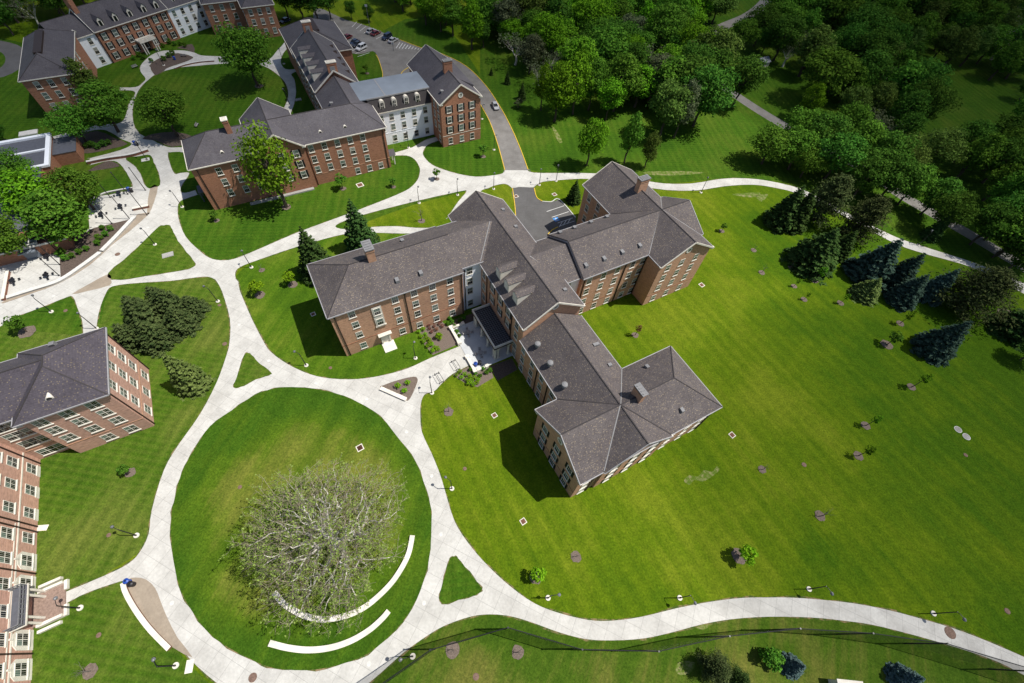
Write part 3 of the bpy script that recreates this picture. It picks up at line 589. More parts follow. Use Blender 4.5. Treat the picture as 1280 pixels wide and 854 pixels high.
win_protos('sash_white', 'w')
def wide(n_, w, h, kind):
    mb = MB(); t = 0.095
    mb.box(-w / 2, w / 2, -0.065, 0.02, h - t, h); mb.box(-w / 2, w / 2, -0.065, 0.02, 0, t)
    for x in np.linspace(-w / 2, w / 2 - t, n_ + 1): mb.box(x, x + t, -0.065, 0.02, t, h - t)
    mb.box(-w / 2 + t, w / 2 - t, -0.055, 0.02, h / 2 - 0.04, h / 2 + 0.04)
    for x in np.linspace(-w / 2, w / 2, n_ * 3 + 1)[1:-1]: mb.box(x - 0.012, x + 0.012, -0.045, 0.0, t, h - t)
    mb.box(-w / 2 - 0.12, w / 2 + 0.12, -0.15, 0.02, -0.15, -0.003)
    PROTO[kind + 'frame'] = mb.mesh('window', ['sash_white'])
    mb = MB()
    for i, x in enumerate(np.linspace(-w / 2, w / 2, n_ + 1)[:-1]):
        mb.box(x + 0.1, x + w / n_ - 0.05, -0.03, 0.03, h / 2, h - 0.1, i % 2); mb.box(x + 0.1, x + w / n_ - 0.05, -0.027, 0.03, 0.1, h / 2, 1)
    PROTO[kind + 'pane0'] = mb.mesh('pane', ['glass_green', 'glass_dark'])
wide(3, 3.6, 2.0, 't'); wide(2, 1.75, 2.0, 'd')
mb = MB(); 
for i in range(5): mb.box(-0.2, 0.2, -0.07, 0.0, i * 0.41 + 0.02, i * 0.41 + 0.38)
mb.box(-0.24, 0.24, -0.05, 0.01, 0, 2.05); PROTO['shutter'] = mb.mesh('shutter', ['shutter_black'])
def ringmesh(n, ro, ri, d0, d1, mat, name):
    mb = MB(); vs = []; fs = []
    for k in range(n):
        a = 2 * PI * k / n
        for rr, yy in ((ro, -d1), (ri, -d1), (ro, d0)): vs.append((rr * math.cos(a), yy, rr * math.sin(a)))
    for k in range(n):
        j = (k + 1) % n; fs += [(3 * k, 3 * j, 3 * j + 1, 3 * k + 1), (3 * k, 3 * k + 2, 3 * j + 2, 3 * j)]
    fs.append(tuple(3 * k + 1 for k in range(n))) if ri == 0 else None
    mb.add(vs, fs); return mb.mesh(name, [mat])
PROTO['oculus'] = ringmesh(16, 0.75, 0.45, 0.02, 0.1, 'sash_white', 'oculus')
mb = MB(); mb.add([(0.47 * math.cos(2 * PI * k / 16), -0.03, 0.47 * math.sin(2 * PI * k / 16)) for k in range(16)], [tuple(range(16))]); PROTO['oculus_pane'] = mb.mesh('pane', ['glass_blind'])

WANG = {'S': 0.0, 'E': PI / 2, 'W': -PI / 2, 'N': PI}
class Building:
    def __init__(s, name, label, cat, u0, v0):
        s.u0, s.v0 = u0, v0; X, Y = LW(u0, v0)
        s.root = thing(name, label, cat, (X, Y, 0), TH); s.frame = (0.0, 0.0, 0.0); s.wins = []
    def T(s, u, v, z):
        ou, ov, a = s.frame
        if a or ou or ov: u, v = ou + u * math.cos(a) - v * math.sin(a), ov + u * math.sin(a) + v * math.cos(a)
        return (u - s.u0, v - s.v0, z)
    def build(s, mb, name, mats, parent=None, label=None):
        mb.v = [s.T(*p) for p in mb.v]
        o = mb.build(name, mats, parent or s.root)
        if label: o['label'] = label
        return o
    def wall_box(s, u0, u1, v0, v1, z0, z1, mat, name='wall', base=None, label=None):
        mb = MB(); mb.box(u0, u1, v0, v1, z0, z1); o = s.build(mb, name, mat, None, label)
        return o
    def wall_gable(s, u0, u1, v0, v1, z0, ze, zr, axis, mat, name='wall', base=None):
        mb = MB()
        if axis == 'v':
            m = (u0 + u1) / 2; sec = [(u0, z0), (u1, z0), (u1, ze), (m, zr), (u0, ze)]
            vs = [(a, v0, z) for a, z in sec] + [(a, v1, z) for a, z in sec]
        else:
            m = (v0 + v1) / 2; sec = [(v0, z0), (v1, z0), (v1, ze), (m, zr), (v0, ze)]
            vs = [(u0, a, z) for a, z in sec] + [(u1, a, z) for a, z in sec]
        mb.add(vs, [(0, 1, 2, 3, 4), (9, 8, 7, 6, 5)] + [(i, (i + 1) % 5, 5 + (i + 1) % 5, 5 + i) for i in range(5)])
        o = s.build(mb, name, mat); return o
    def roof(s, u0, u1, v0, v1, ze, zr, axis='u', e0='gable', e1='gable', mat='shingle_brown', th=0.26, trim='gutter_grey', caps=True, hip=None, name='roof', gut=None):
        # lay out with the ridge along x, then swap axes if needed
        if axis == 'u': a0, a1, b0, b1 = u0, u1, v0, v1; W = lambda a, b, z: (a, b, z)
        else: a0, a1, b0, b1 = v0, v1, u0, u1; W = lambda a, b, z: (b, a, z)
        m = (b0 + b1) / 2; run = hip or (b1 - b0) / 2
        r0 = a0 + run if e0 == 'hip' else a0; r1 = a1 - run if e1 == 'hip' else a1
        P = [(a0, b0, ze), (a1, b0, ze), (a1, b1, ze), (a0, b1, ze), (r0, m, zr), (r1, m, zr)]
        top = [(0, 1, 5, 4), (2, 3, 4, 5)]
        if e0 == 'hip': top.append((3, 0, 4))
        if e1 == 'hip': top.append((1, 2, 5))
        mb = MB(); n = 6
        vs = [W(*p) for p in P] + [W(p[0], p[1], p[2] - th) for p in P]
        mb.add(vs, top + [tuple(i + n for i in reversed(f)) for f in top])
        edges = [((0, 1), 'e'), ((2, 3), 'e')]
        edges += [((3, 0), 'e')] if e0 == 'hip' else [((0, 4), 'r0'), ((4, 3), 'r0')]
        edges += [((1, 2), 'e')] if e1 == 'hip' else [((1, 5), 'r1'), ((5, 2), 'r1')]
        fm = MB(); rk = MB()
        for (i, j), k in edges: mb.add([vs[i], vs[j], vs[j + n], vs[i + n]], [(0, 1, 2, 3)])
        ro = s.build(mb, name, mat)
        cen = Vector(((a0 + a1) / 2, m, 0))
        for (i, j), k in edges:
            if (k == 'r0' and e0 == 'none') or (k == 'r1' and e1 == 'none'): continue
            p, q = Vector(P[i]), Vector(P[j])
            if k == 'e':
                t = (q - p).normalized(); nn = Vector((t.y, -t.x, 0))
                if nn.dot((p + q) / 2 - cen) < 0: nn = -nn
                off = nn * 0.07 + Vector((0, 0, -0.12)); wd, hh = 0.15, 0.22
            else:
                nn = Vector((-1 if k == 'r0' else 1, 0, 0)); off = nn * 0.07 + Vector((0, 0, -0.12)); wd, hh = 0.14, 0.34
            p2, q2_ = p + off, q + off
            fm = MB(); fm.beam(W(*p2), W(*q2_), wd, hh)
            s.build(fm, 'gutter' if k == 'e' else 'rake_trim', (gut or trim) if k == 'e' else trim, ro)
        if caps:
            cm = MB(); cm.beam(W(r0, m, zr + 0.005), W(r1, m, zr + 0.005), 0.2, 0.08)
            for e, r_, a in ((e0, r0, a0), (e1, r1, a1)):
                if e == 'hip':
                    for b in (b0, b1): cm.beam(W(r_, m, zr), W(a, b, ze), 0.17, 0.08)
            s.build(cm, 'ridge_cap', 'ridge_dark', ro)
        return ro
    def flash(s, pts, parent, mat='flashing', w=0.18, h=0.08):
        mb = MB()
        for a, b in zip(pts[:-1], pts[1:]): mb.beam(a, b, w, h)
        s.build(mb, 'valley_flashing', mat, parent)
    def win(s, face, plane, alongs, zs, kind='w', shut=False):
        """window rows: along = u for S/N faces, v for W/E faces; zs = centre heights"""
        for a in alongs:
            for z in zs:
                p = (a, plane) if face in 'SN' else (plane, a)
                s.wins.append((p[0], p[1], z, WANG[face], kind, shut, s.frame))
    def finish(s, cap=100, extra_parent=None):
        recs = []
        for (u, v, z, ang, kind, shut, fr) in s.wins:
            keep, s.frame = s.frame, fr; loc = s.T(u, v, z - 1.0); s.frame = keep
            ang += fr[2]
            w = Matrix.Rotation(TH, 3, 'Z') @ Vector(loc) + Vector(s.root.location)
            nrm = Matrix.Rotation(TH + ang, 3, 'Z') @ Vector((0, -1, 0)); dv = Vector((0, 0, CAMH)) - w
            recs.append((max(0.0, nrm.dot(dv.normalized())) / dv.length ** 2, loc, ang, kind, shut))
        recs.sort(key=lambda r_: -r_[0]); rest = recs[cap:]
        for k, (sc, loc, ang, kind, shut) in enumerate(recs[:cap]):
            o = link('window', PROTO[kind + 'frame'], s.root, loc, ang)
            rr = random.random(); pk = 'pane%d' % (0 if rr < .5 else 1 if rr < .75 else 2 if rr < .88 else 3)
            link('pane', PROTO.get(kind + pk, PROTO[kind + 'pane0']), o)
            if shut:
                for sx in (-0.95, 0.95): link('shutter', PROTO['shutter'], o, (sx, 0, 0))
        if rest:
            mb = MB(); mats = ['sash_white', 'glass_green', 'glass_dark', 'shutter_black']
            for sc, loc, ang, kind, shut in rest:
                for key, off, mi in ((kind + 'frame', 0, (0,)), (kind + 'pane0', 0, (1, 2))) + ((('shutter', -0.95, (3,)), ('shutter', 0.95, (3,))) if shut else ()):
                    me = PROTO[key]; T_ = Matrix.Translation(loc) @ Matrix.Rotation(ang, 4, 'Z')
                    vs = [T_ @ (v.co + Vector((off, 0, 0))) for v in me.vertices]; o_ = len(mb.v); mb.v += [tuple(v) for v in vs]
                    for p in me.polygons: mb.f.append(tuple(i + o_ for i in p.vertices)); mb.m.append(mi[min(p.material_index, len(mi) - 1)])
            o = mb.build('window', mats, s.root, fixn=False); o['kind'] = 'stuff'
    def oculus(s, face, plane, a, z, diamond=False):
        p = (a, plane) if face in 'SN' else (plane, a)
        o = link('oculus', PROTO['oculus'], s.root, s.T(p[0], p[1], z), WANG[face] + s.frame[2]); link('pane', PROTO['oculus_pane'], o)
    def vent(s, parent, u, v, z, rot=0.0, turb=False, sc=1.0):
        mb = MB()
        if turb:
            mb.tube([(u, v, z - 0.5), (u, v, z + 0.35)], [0.3 * sc, 0.3 * sc], 10); mb.tube([(u, v, z + 0.35), (u, v, z + 0.55), (u, v, z + 0.95), (u, v, z + 1.1)], [0.35 * sc, 0.62 * sc, 0.55 * sc, 0.2 * sc], 12)
            s.build(mb, 'roof_vent', 'metal_vent', parent)
        else:
            c, sn = math.cos(rot), math.sin(rot); q = lambda x, y, zz: (u + x * c - y * sn, v + x * sn + y * c, z + zz)
            a = 0.36 * sc
            mb.add([q(-a, -a, -0.5), q(a, -a, -0.5), q(a, a, -0.3), q(-a, a, -0.3), q(-a, -a, 0.42), q(a, -a, 0.42), q(a, a * 1.5, 0.55), q(-a, a * 1.5, 0.55)], [(3, 2, 1, 0), (4, 5, 6, 7), (1, 2, 6, 5), (2, 3, 7, 6), (3, 0, 4, 7), (0, 1, 5, 4)])
            o = s.build(mb, 'roof_vent', 'metal_vent', parent)
    def chimney(s, parent, u, v, z0, z1, du, dv, brick, cap='concrete_cap', louver=None):
        mb = MB(); mb.box(u - du, u + du, v - dv, v + dv, z0, z1); mb.box(u - du - 0.08, u + du + 0.08, v - dv - 0.08, v + dv + 0.08, z1 - 0.55, z1 - 0.3)
        s.build(mb, 'chimney', brick, parent)
        mb = MB(); mb.box(u - du - 0.15, u + du + 0.15, v - dv - 0.15, v + dv + 0.15, z1, z1 + 0.22)
        for k in range(4):
            y = v - dv + (k + 0.5) * dv / 2; mb.box(u - du * .8, u + du * .8, y - 0.12, y + 0.05, z1 + 0.22, z1 + 0.34)
        s.build(mb, 'chimney_cap', cap, parent)
        if louver:
            mb = MB(); mb.box(u - du * .5, u + du * .5, v - dv - 0.05, v - dv + 0.02, z1 - 2.2, z1 - 0.9); s.build(mb, 'louver', 'flashing', parent)
    def spout(s, u, v, z0, z1, mat='dark_brown'):
        mb = MB(); mb.box(u - 0.09, u + 0.09, v - 0.09, v + 0.09, z0, z1); mb.box(u - 0.17, u + 0.17, v - 0.15, v + 0.15, z1 - 0.3, z1); s.build(mb, 'downspout', mat)
    def band(s, face, a0, a1, plane, z, mat, h=0.16, d=0.05):
        mb = MB()
        if face == 'S': mb.box(a0, a1, plane - d, plane + 0.01, z, z + h)
        elif face == 'W': mb.box(plane - d, plane + 0.01, a0, a1, z, z + h)
        else: mb.box(plane - 0.01, plane + d, a0, a1, z, z + h)
        s.build(mb, 'string_course', mat)
    def corn(s, parent, u, v, z, du=0.9, dv=0.5):
        mb = MB(); mb.box(u - du / 2, u + du / 2, v - dv / 2, v + dv / 2, z - 0.3, z); s.build(mb, 'cornice_return', 'trim_white', parent)

# ============ main hall (centre of the picture)
B = Building('residence_hall', 'large brick residence hall with crossing brown shingle roofs and pillared entrance', 'building', 34.75, 57.0)
BR = 'brick_orange'
B.wall_box(-3.1, 23.7, 57.7, 71.9, 0, 13.45, BR)
B.wall_box(23.6, 28.7, 58.4, 71.2, 0, 13.9, 'stucco_white', label='white rendered link wall')
B.wall_gable(28.3, 41.2, 40.1, 73.9, 0, 13.55, 17.85, 'v', BR)
B.wall_gable(28.0, 41.35, 11.35, 40.0, 0, 9.9, 14.35, 'v', BR)
B.wall_gable(23.4, 40.0, 11.75, 25.3, 0, 9.85, 14.3, 'u', BR); B.wall_box(39.9, 53.2, 11.75, 25.3, 0, 9.8, BR)
B.wall_box(41.1, 45.7, 46.9, 58.8, 0, 12.9, 'stucco_white', label='white rendered link wall')
B.wall_gable(45.6, 77.75, 46.0, 59.5, 0, 13.2, 17.3, 'u', BR)
B.wall_gable(62.7, 77.0, 41.7, 71.3, 0, 13.25, 17.5, 'v', BR)
SB = 'shingle_brown'
r_nw = B.roof(-3.45, 23.9, 57.35, 72.25, 13.7, 17.6, 'u', 'hip', 'none', SB, hip=7.1)
r_l1 = B.roof(23.9, 34.4, 58.1, 71.5, 14.09, 17.6, 'u', 'none', 'none', SB, caps=False)
r_sp = B.roof(27.9, 41.6, 39.55, 74.45, 13.6, 18.15, 'v', 'gable', 'gable', SB, trim='trim_white', gut='gutter_grey')
r_s = B.roof(27.6, 41.75, 10.95, 39.9, 10.0, 14.65, 'v', 'gable', 'none', SB)
r_b = B.roof(23.0, 53.65, 11.25, 25.8, 10.0, 14.72, 'u', 'gable', 'hip', SB, hip=7.4)
r_l2 = B.roof(35.5, 45.4, 46.3, 59.5, 13.15, 17.0, 'u', 'none', 'none', SB, caps=False)
r_ne = B.roof(45.3, 78.1, 45.6, 60.0, 13.35, 17.55, 'u', 'gable', 'gable', SB)
r_nx = B.roof(62.3, 77.35, 41.25, 71.8, 13.4, 17.75, 'v', 'gable', 'gable', SB, trim='trim_white', gut='gutter_grey')
# raised verge where the northeast wing stands above its link
mb = MB(); mb.beam((45.3, 45.6, 13.3), (45.3, 52.8, 17.5), 0.2, 0.55); mb.beam((45.3, 52.8, 17.5), (45.3, 60.0, 13.3), 0.2, 0.55); B.build(mb, 'raised_verge', 'ridge_dark', r_ne)
B.flash([(28.0, 58.2, 14.2), (33.4, 64.8, 17.6)], r_sp); B.flash([(41.5, 46.6, 13.35), (36.4, 52.9, 17.05)], r_l2)
B.flash([(27.6, 11.3, 10.1), (34.6, 18.5, 14.72)], r_b); B.flash([(41.7, 11.3, 10.1), (34.7, 18.5, 14.72)], r_b, 'ridge_dark'); B.flash([(27.6, 25.75, 10.1), (34.6, 18.5, 14.72)], r_b, 'ridge_dark'); B.flash([(41.7, 25.75, 10.1), (34.7, 18.5, 14.72)], r_b)
B.flash([(62.4, 45.6, 13.45), (69.7, 52.8, 17.6)], r_nx); B.flash([(62.4, 60, 13.45), (69.7, 52.8, 17.6)], r_nx, 'ridge_dark'); B.flash([(77.3, 45.6, 13.45), (70, 52.8, 17.6)], r_nx); B.flash([(77.3, 60, 13.45), (70, 52.8, 17.6)], r_nx)
# windows
Z4 = (12.2, 8.9, 5.6, 1.75)
B.win('S', 57.7, (0.8, 9.3, 13.2, 17.1, 20.9), Z4); B.win('S', 57.5, (5.4,), (10.8, 7.5)); B.win('S', 58.4, (25.6,), (12.3, 9.2, 6.1, 2.0))
B.win('W', 28.3, (57.0,), (11.1, 7.6, 4.1)); B.win('W', 28.3, (53.1, 49.6, 46.1), (11.1, 7.6), shut=True); B.win('W', 28.3, (42.5,), (11.1, 7.8, 4.1, 1.3))
B.win('W', 28.3, (53.1, 49.6, 46.1), (2.1,))
B.win('W', 28.0, (38.7, 35.2, 31.7, 27.9), (7.9, 4.5, 1.3))
B.win('W', 23.4, (22.4, 18.5, 14.5), (7.9, 4.5, 1.3), shut=True)
B.win('S', 11.35, (30.7, 34.9, 39.0), (7.4, 4.4, 1.3), shut=True); B.win('S', 11.75, (44.0, 48.0, 51.5), (7.2, 4.4, 1.3)); B.win('S', 11.75, (25.4,), (7.2, 4.2, 1.3))
B.win('S', 46.0, (47.5, 51.2, 54.9, 59.0, 61.8), (11.4, 8.1, 4.7, 1.4)); B.win('S', 41.7, (65.3, 69.2, 73.3), (11.7, 8.5, 5.3, 1.6)); B.win('W', 62.7, (65.0, 68.8), (11.5, 8.4, 5.2, 1.9))
B.win('S', 46.9, (42.8,), (11.2, 8.0, 4.8, 1.8))
mb = MB(); mb.box(4.45, 6.35, 57.52, 57.72, 6.3, 12.0); mb.box(4.3, 6.5, 57.4, 57.72, 6.1, 6.3); B.build(mb, 'window_surround', 'trim_white')
B.oculus('W', 23.4, 18.5, 11.6); B.oculus('S', 41.7, 69.6, 15.2); B.oculus('S', 40.1, 34.75, 16.3); B.oculus('S', 11.35, 34.8, 11.9)
for u, v in ((-2.3, 57.6), (11.3, 57.6), (23.4, 57.6), (24.4, 58.3), (56.9, 45.9), (46.2, 45.9), (62.4, 45.85), (26.6, 11.6), (53.0, 11.65)): B.spout(u, v, 0, 9.7 if v < 20 else 13.1)
for u, v in ((28.2, 55.5), (28.2, 44.5), (27.9, 33.3), (27.9, 29.5)): B.spout(u, v, 0, 13.2 if v > 40 else 9.7)
for a in ((('S', -3.1, 23.7, 57.7, 3.6)), ('S', 62.7, 77.0, 41.7, 3.2), ('S', 45.6, 62.6, 46.0, 3.2), ('W', 25.4, 40.0, 28.0, 3.0), ('W', 11.8, 25.2, 23.4, 3.0), ('S', 28.0, 41.3, 11.35, 3.0)): B.band(*a, 'brick_red')
B.band('S', 23.8, 28.2, 58.4, 3.6, 'stucco_white', 0.12); B.band('S', 23.8, 28.2, 58.4, 10.7, 'stucco_white', 0.12)
for p in ((28.2, 39.75, 13.6), (41.3, 39.75, 13.6)): B.corn(r_sp, *p)
for p in ((62.6, 41.45, 13.4), (77.1, 41.45, 13.4)): B.corn(r_nx, *p)
for p in ((28.1, 11.1, 10.0), (41.5, 11.1, 10.0)): B.corn(r_s, *p)
for p in ((23.15, 11.6, 10.0), (23.15, 25.4, 10.0)): B.corn(r_b, *p, 0.5, 0.9)
for u, v, z in ((10.9, 59.5, 14.95), (15.7, 59.4, 14.9), (15.5, 69.3, 15.2), (9.0, 70.5, 14.7)): B.vent(r_nw, u, v, z, 0 if v < 65 else PI)
for u in (47.0, 51.6, 56.3, 61.0): B.vent(r_ne, u, 47.6, 14.55)
for u in (47.6, 51.4, 55.8, 60.2): B.vent(r_ne, u, 58.9, 14.05, PI)
for u, v, z, r_, rt in ((45.3, 23.6, 11.55, r_b, PI), (45.3, 13.6, 11.65, r_b, 0), (38.8, 69, 15.5, r_sp, PI / 2), (38.8, 63, 15.5, r_sp, PI / 2), (39.1, 43.4, 15.3, r_sp, PI / 2), (39.2, 26.8, 11.7, r_s, PI / 2), (39.2, 31.7, 11.7, r_s, PI / 2), (40.0, 31.9, 11.2, r_s, PI / 2)): B.vent(r_, u, v, z, rt, False, 0.85)
for v in (36.5, 31.9, 26.9): B.vent(r_s, 29.4, v, 11.35, 0, True)
B.chimney(r_nw, 8.0, 65.3, 16, 20.2, 0.75, 1.3, BR, 'metal_vent'); B.chimney(r_b, 38.3, 18.6, 13.2, 16.7, 0.45, 1.1, BR, 'metal_vent'); B.chimney(r_nx, 70.0, 60.6, 16, 20.4, 1.25, 0.65, BR, 'metal_vent')
# three dormers on the west slope of the spine
def dormer(b, parent, u0, v, slope0, slope, zt, w, shing):
    """gabled dormer facing west: slope0 = roof height at u0, slope = rise per metre"""
    ue = lambda z: u0 + (z - slope0) / slope
    mb = MB(); ap = zt + w * 0.5
    mb.add([(u0, v - w, slope0 - .2), (u0, v + w, slope0 - .2), (u0, v + w, zt), (u0, v, ap), (u0, v - w, zt), (ue(zt) + .3, v - w, slope0 - .2), (ue(zt) + .3, v + w, slope0 - .2), (ue(zt) + .3, v + w, zt), (ue(ap) + .3, v, ap), (ue(zt) + .3, v - w, zt)],
           [(0, 4, 3, 2, 1), (1, 2, 7, 6), (0, 5, 9, 4), (2, 3, 8, 7), (4, 9, 8, 3)])
    b.build(mb, 'dormer', 'trim_white', parent)
    mb = MB(); w2 = w + 0.07; u1 = u0 - 0.12; z2 = zt - 0.02
    pts = [(u1, v - w2, z2), (u1, v, ap + .1), (u1, v + w2, z2), (ue(zt), v + w2, z2), (ue(ap) + .1, v, ap + .1), (ue(zt), v - w2, z2)]
    mb.add(pts + [(p[0], p[1], p[2] - 0.12) for p in pts], [(0, 1, 4, 5), (1, 2, 3, 4), (11, 10, 7, 6), (10, 9, 8, 7), (0, 6, 7, 1), (1, 7, 8, 2), (2, 8, 9, 3), (5, 11, 6, 0), (4, 10, 11, 5), (3, 9, 10, 4)])
    b.build(mb, 'dormer_roof', shing, parent)
    mb = MB(); mb.box(u0 - 0.06, u0 + 0.02, v - w * .55, v + w * .55, slope0 + .15, zt - .1); b.build(mb, 'dormer_louver', 'sash_white', parent)
for v in (52.6, 49.1, 45.6): dormer(B, r_sp, 29.2, v, 14.46, 0.664, 16.75, 0.95, SB)
# entrance canopy: flat dark roof on white columns
mb = MB(); mb.box(24.1, 28.25, 43.3, 54.0, 3.9, 4.45); po = B.build(mb, 'canopy', 'trim_white')
mb = MB(); mb.box(23.85, 28.25, 43.05, 54.25, 4.45, 4.6); B.build(mb, 'canopy_cornice', 'dark_brown', po)
mb = MB()
for a in ((24.0, 28.2, 43.2, 43.42), (24.0, 28.2, 53.88, 54.1), (24.0, 24.22, 43.42, 53.88)): mb.box(*a, 4.62, 4.78); mb.box(*a, 5.12, 5.24)
for k in range(34):
    y = 43.5 + k * 10.3 / 33; mb.box(24.05, 24.17, y - 0.05, y + 0.05, 4.78, 5.12)
for k in range(13):
    x = 24.3 + k * 3.8 / 12
    for y in (43.25, 53.93): mb.box(x - 0.05, x + 0.05, y, y + 0.12, 4.78, 5.12)
B.build(mb, 'balustrade', 'stone_white', po)
mb = MB(); mb.box(24.25, 28.2, 43.45, 53.85, 4.6, 4.66); B.build(mb, 'canopy_roof', 'ridge_dark', po)
mb = MB()
for k in range(1, 8): x = 24.25 + k * 3.95 / 8; mb.box(x - 0.03, x + 0.03, 43.45, 53.85, 4.66, 4.72)
for k in range(1, 21): y = 43.45 + k * 10.4 / 21; mb.box(24.25, 28.2, y - 0.03, y + 0.03, 4.66, 4.715)
B.build(mb, 'roof_seams', 'lamp_grey', po)
for u, v in ((24.45, 43.6), (24.45, 44.3), (25.1, 43.6), (27.5, 43.6), (24.45, 47.2), (24.45, 50.1), (24.45, 53.0), (24.45, 53.7), (27.5, 53.7)):
    mb = MB(); mb.box(u - 0.32, u + 0.32, v - 0.32, v + 0.32, 0.2, 0.45); mb.tube([(u, v, 0.45), (u, v, 3.6)], [0.25, 0.21], 12); mb.box(u - 0.3, u + 0.3, v - 0.3, v + 0.3, 3.6, 3.9); B.build(mb, 'column', 'trim_white')
mb = MB(); mb.box(28.1, 28.32, 48.4, 50.6, 0.1, 2.9); B.build(mb, 'door', 'dark_brown')
# side porch on the south front of the northwest wing
mb = MB(); mb.box(4.3, 6.7, 57.0, 57.75, 3.1, 3.35); mb.box(4.1, 6.9, 56.8, 57.75, 3.35, 3.5); mb.box(4.5, 4.8, 57.3, 57.75, 0.1, 3.1); mb.box(6.2, 6.5, 57.3, 57.75, 0.1, 3.1); B.build(mb, 'door_hood', 'trim_white')
mb = MB(); mb.box(4.8, 6.2, 57.55, 57.75, 0.1, 3.0); B.build(mb, 'door', 'trim_white')
mb = MB(); mb.box(4.3, 6.9, 55.0, 57.6, 0.0, 0.14); B.build(mb, 'door_step', 'stone_white')
B.finish()
# patio in front of the entrance
def lpoly(pts): return [LW(*p) for p in pts]
sheet('patio', lpoly([(19.2, 42.7), (28.2, 42.7), (28.2, 54.7), (19.2, 54.7)]), 0.1, 'patio_slab')
px0, py0 = LW(19.2, 48.5)
def patio_wall(seg, label):
    u0, v0, u1, v1 = seg; X, Y = LW((u0 + u1) / 2, (v0 + v1) / 2); t = thing('patio_wall', label, 'wall', (X, Y, 0), TH)
    du, dv = (u1 - u0) / 2, (v1 - v0) / 2
    mb = MB(); mb.box(-du + .05, du - .05, -dv + .05, dv - .05, 0, 0.55); mb.build('base', 'stone_white', t)
    mb = MB(); mb.box(-du, du, -dv, dv, 0.55, 0.65)
    for e in (-1, 1):
        if dv > du: mb.box(-du - 0.12, du + 0.12, e * dv - 0.35, e * dv + 0.35, 0.0, 0.85)
        else: mb.box(e * du - 0.35, e * du + 0.35, -dv - 0.12, dv + 0.12, 0.0, 0.85)
    mb.build('coping', 'stone_white', t)
patio_wall((18.9, 50.4, 19.5, 54.9), 'low white patio wall at the flower bed end'); patio_wall((18.9, 42.5, 19.5, 46.4), 'low white patio wall in front of the two bins')
patio_wall((19.9, 54.5, 22.0, 55.0), 'low white patio wall stub nearest the rendered link'); patio_wall((19.9, 42.3, 21.9, 42.8), 'low white patio wall stub on the shaded lawn side')

# ============ north hall behind (upper middle)
B2 = Building('brick_hall', 'long brick hall with white mansard link, flat blue grey roof and tall gabled end block', 'building', 20.0, 130.0)
BR = 'brick_red'; SS = 'shingle_slate'
B2.wall_box(-20.5, 27.0, 116.0, 128.6, 0, 12.0, BR)
B2.wall_gable(-6.2, 5.6, 115.3, 133.0, 0, 12.1, 16.4, 'v', BR)
B2.wall_gable(14.9, 27.2, 128.0, 140.2, 0, 11.8, 15.7, 'v', BR)
B2.wall_gable(14.9, 27.4, 139.6, 168.6, 0, 12.5, 17.15, 'v', BR)
B2.wall_box(15.0, 33.1, 168.0, 190.0, 0, 10.1, BR)
B2.wall_box(26.8, 45.0, 126.9, 140.0, 0, 10.1, 'stucco_white', label='white rendered link wall')
B2.wall_gable(44.8, 57.4, 119.2, 144.3, 0, 13.15, 17.6, 'v', BR)
r1 = B2.roof(-20.9, 27.5, 115.6, 129.0, 12.2, 16.6, 'u', 'hip', 'hip', SS, trim='trim_white', hip=6.7)
r2 = B2.roof(-6.6, 6.0, 114.9, 133.4, 12.2, 16.75, 'v', 'gable', 'gable', SS, trim='trim_white')
r3 = B2.roof(14.6, 27.5, 122.5, 140.5, 11.9, 16.05, 'v', 'none', 'none', SS)
r4 = B2.roof(14.6, 27.8, 139.4, 168.9, 12.6, 17.5, 'v', 'gable', 'gable', SS, trim='trim_white')
r5 = B2.roof(14.6, 33.5, 167.6, 190.4, 10.3, 14.6, 'v', 'hip', 'hip', SS, trim='trim_white', hip=6)
mb = MB(); mb.box(22.6, 25.4, 174, 184, 13.4, 14.66); B2.build(mb, 'roof_deck', 'dark_brown', r5)
r6 = B2.roof(44.4, 57.8, 118.8, 144.8, 13.25, 17.85, 'v', 'gable', 'gable', SS, trim='trim_white')
# mansard and flat membrane
mb = MB(); mb.add([(26.5, 126.55, 10.2), (45.0, 126.55, 10.2), (45.0, 128.3, 13.6), (26.5, 128.3, 13.6), (26.5, 139.5, 10.2), (45, 139.5, 10.2), (45, 138.3, 13.6), (26.5, 138.3, 13.6)], [(0, 1, 2, 3), (5, 4, 7, 6), (4, 5, 1, 0), (0, 3, 7, 4), (1, 5, 6, 2)])
mm = B2.build(mb, 'mansard_roof', 'ridge_dark')
mb = MB(); mb.box(22.0, 45.0, 128.1, 138.6, 13.55, 13.8); mb.prism([(45.0, 128.1), (48.5, 131.5), (48.5, 136), (45, 138.6)], 13.5, 13.78); B2.build(mb, 'flat_roof', 'membrane_blue', mm)
mb = MB(); mb.box(26.3, 45, 128.0, 128.2, 13.5, 13.86); mb.box(31.7, 32.0, 128.3, 138.4, 13.8, 13.84); B2.build(mb, 'roof_edge', 'flashing', mm)
mb = MB(); mb.box(26.9, 45.0, 126.5, 126.8, 9.95, 10.2); B2.build(mb, 'gutter', 'trim_white', mm)
for u in (30.2, 33.8, 37.4, 40.9):
    mb = MB(); mb.box(u - 0.7, u + 0.7, 127.0, 129.0, 10.6, 12.6); mb.tube([(u, 126.98, 12.55), (u, 129.0, 12.55)], [0.72, 0.72], 14); d = B2.build(mb, 'dormer', 'trim_white', mm)
    mb = MB(); mb.box(u - 0.42, u + 0.42, 126.9, 127.02, 10.9, 12.7); B2.build(mb, 'dormer_window', 'glass_dark', mm)
    mb = MB(); mb.box(u - 0.42, u + 0.42, 126.86, 126.95, 11.75, 11.85); mb.box(u - 0.03, u + 0.03, 126.86, 126.95, 10.9, 12.7); B2.build(mb, 'dormer_sash', 'sash_white', mm)
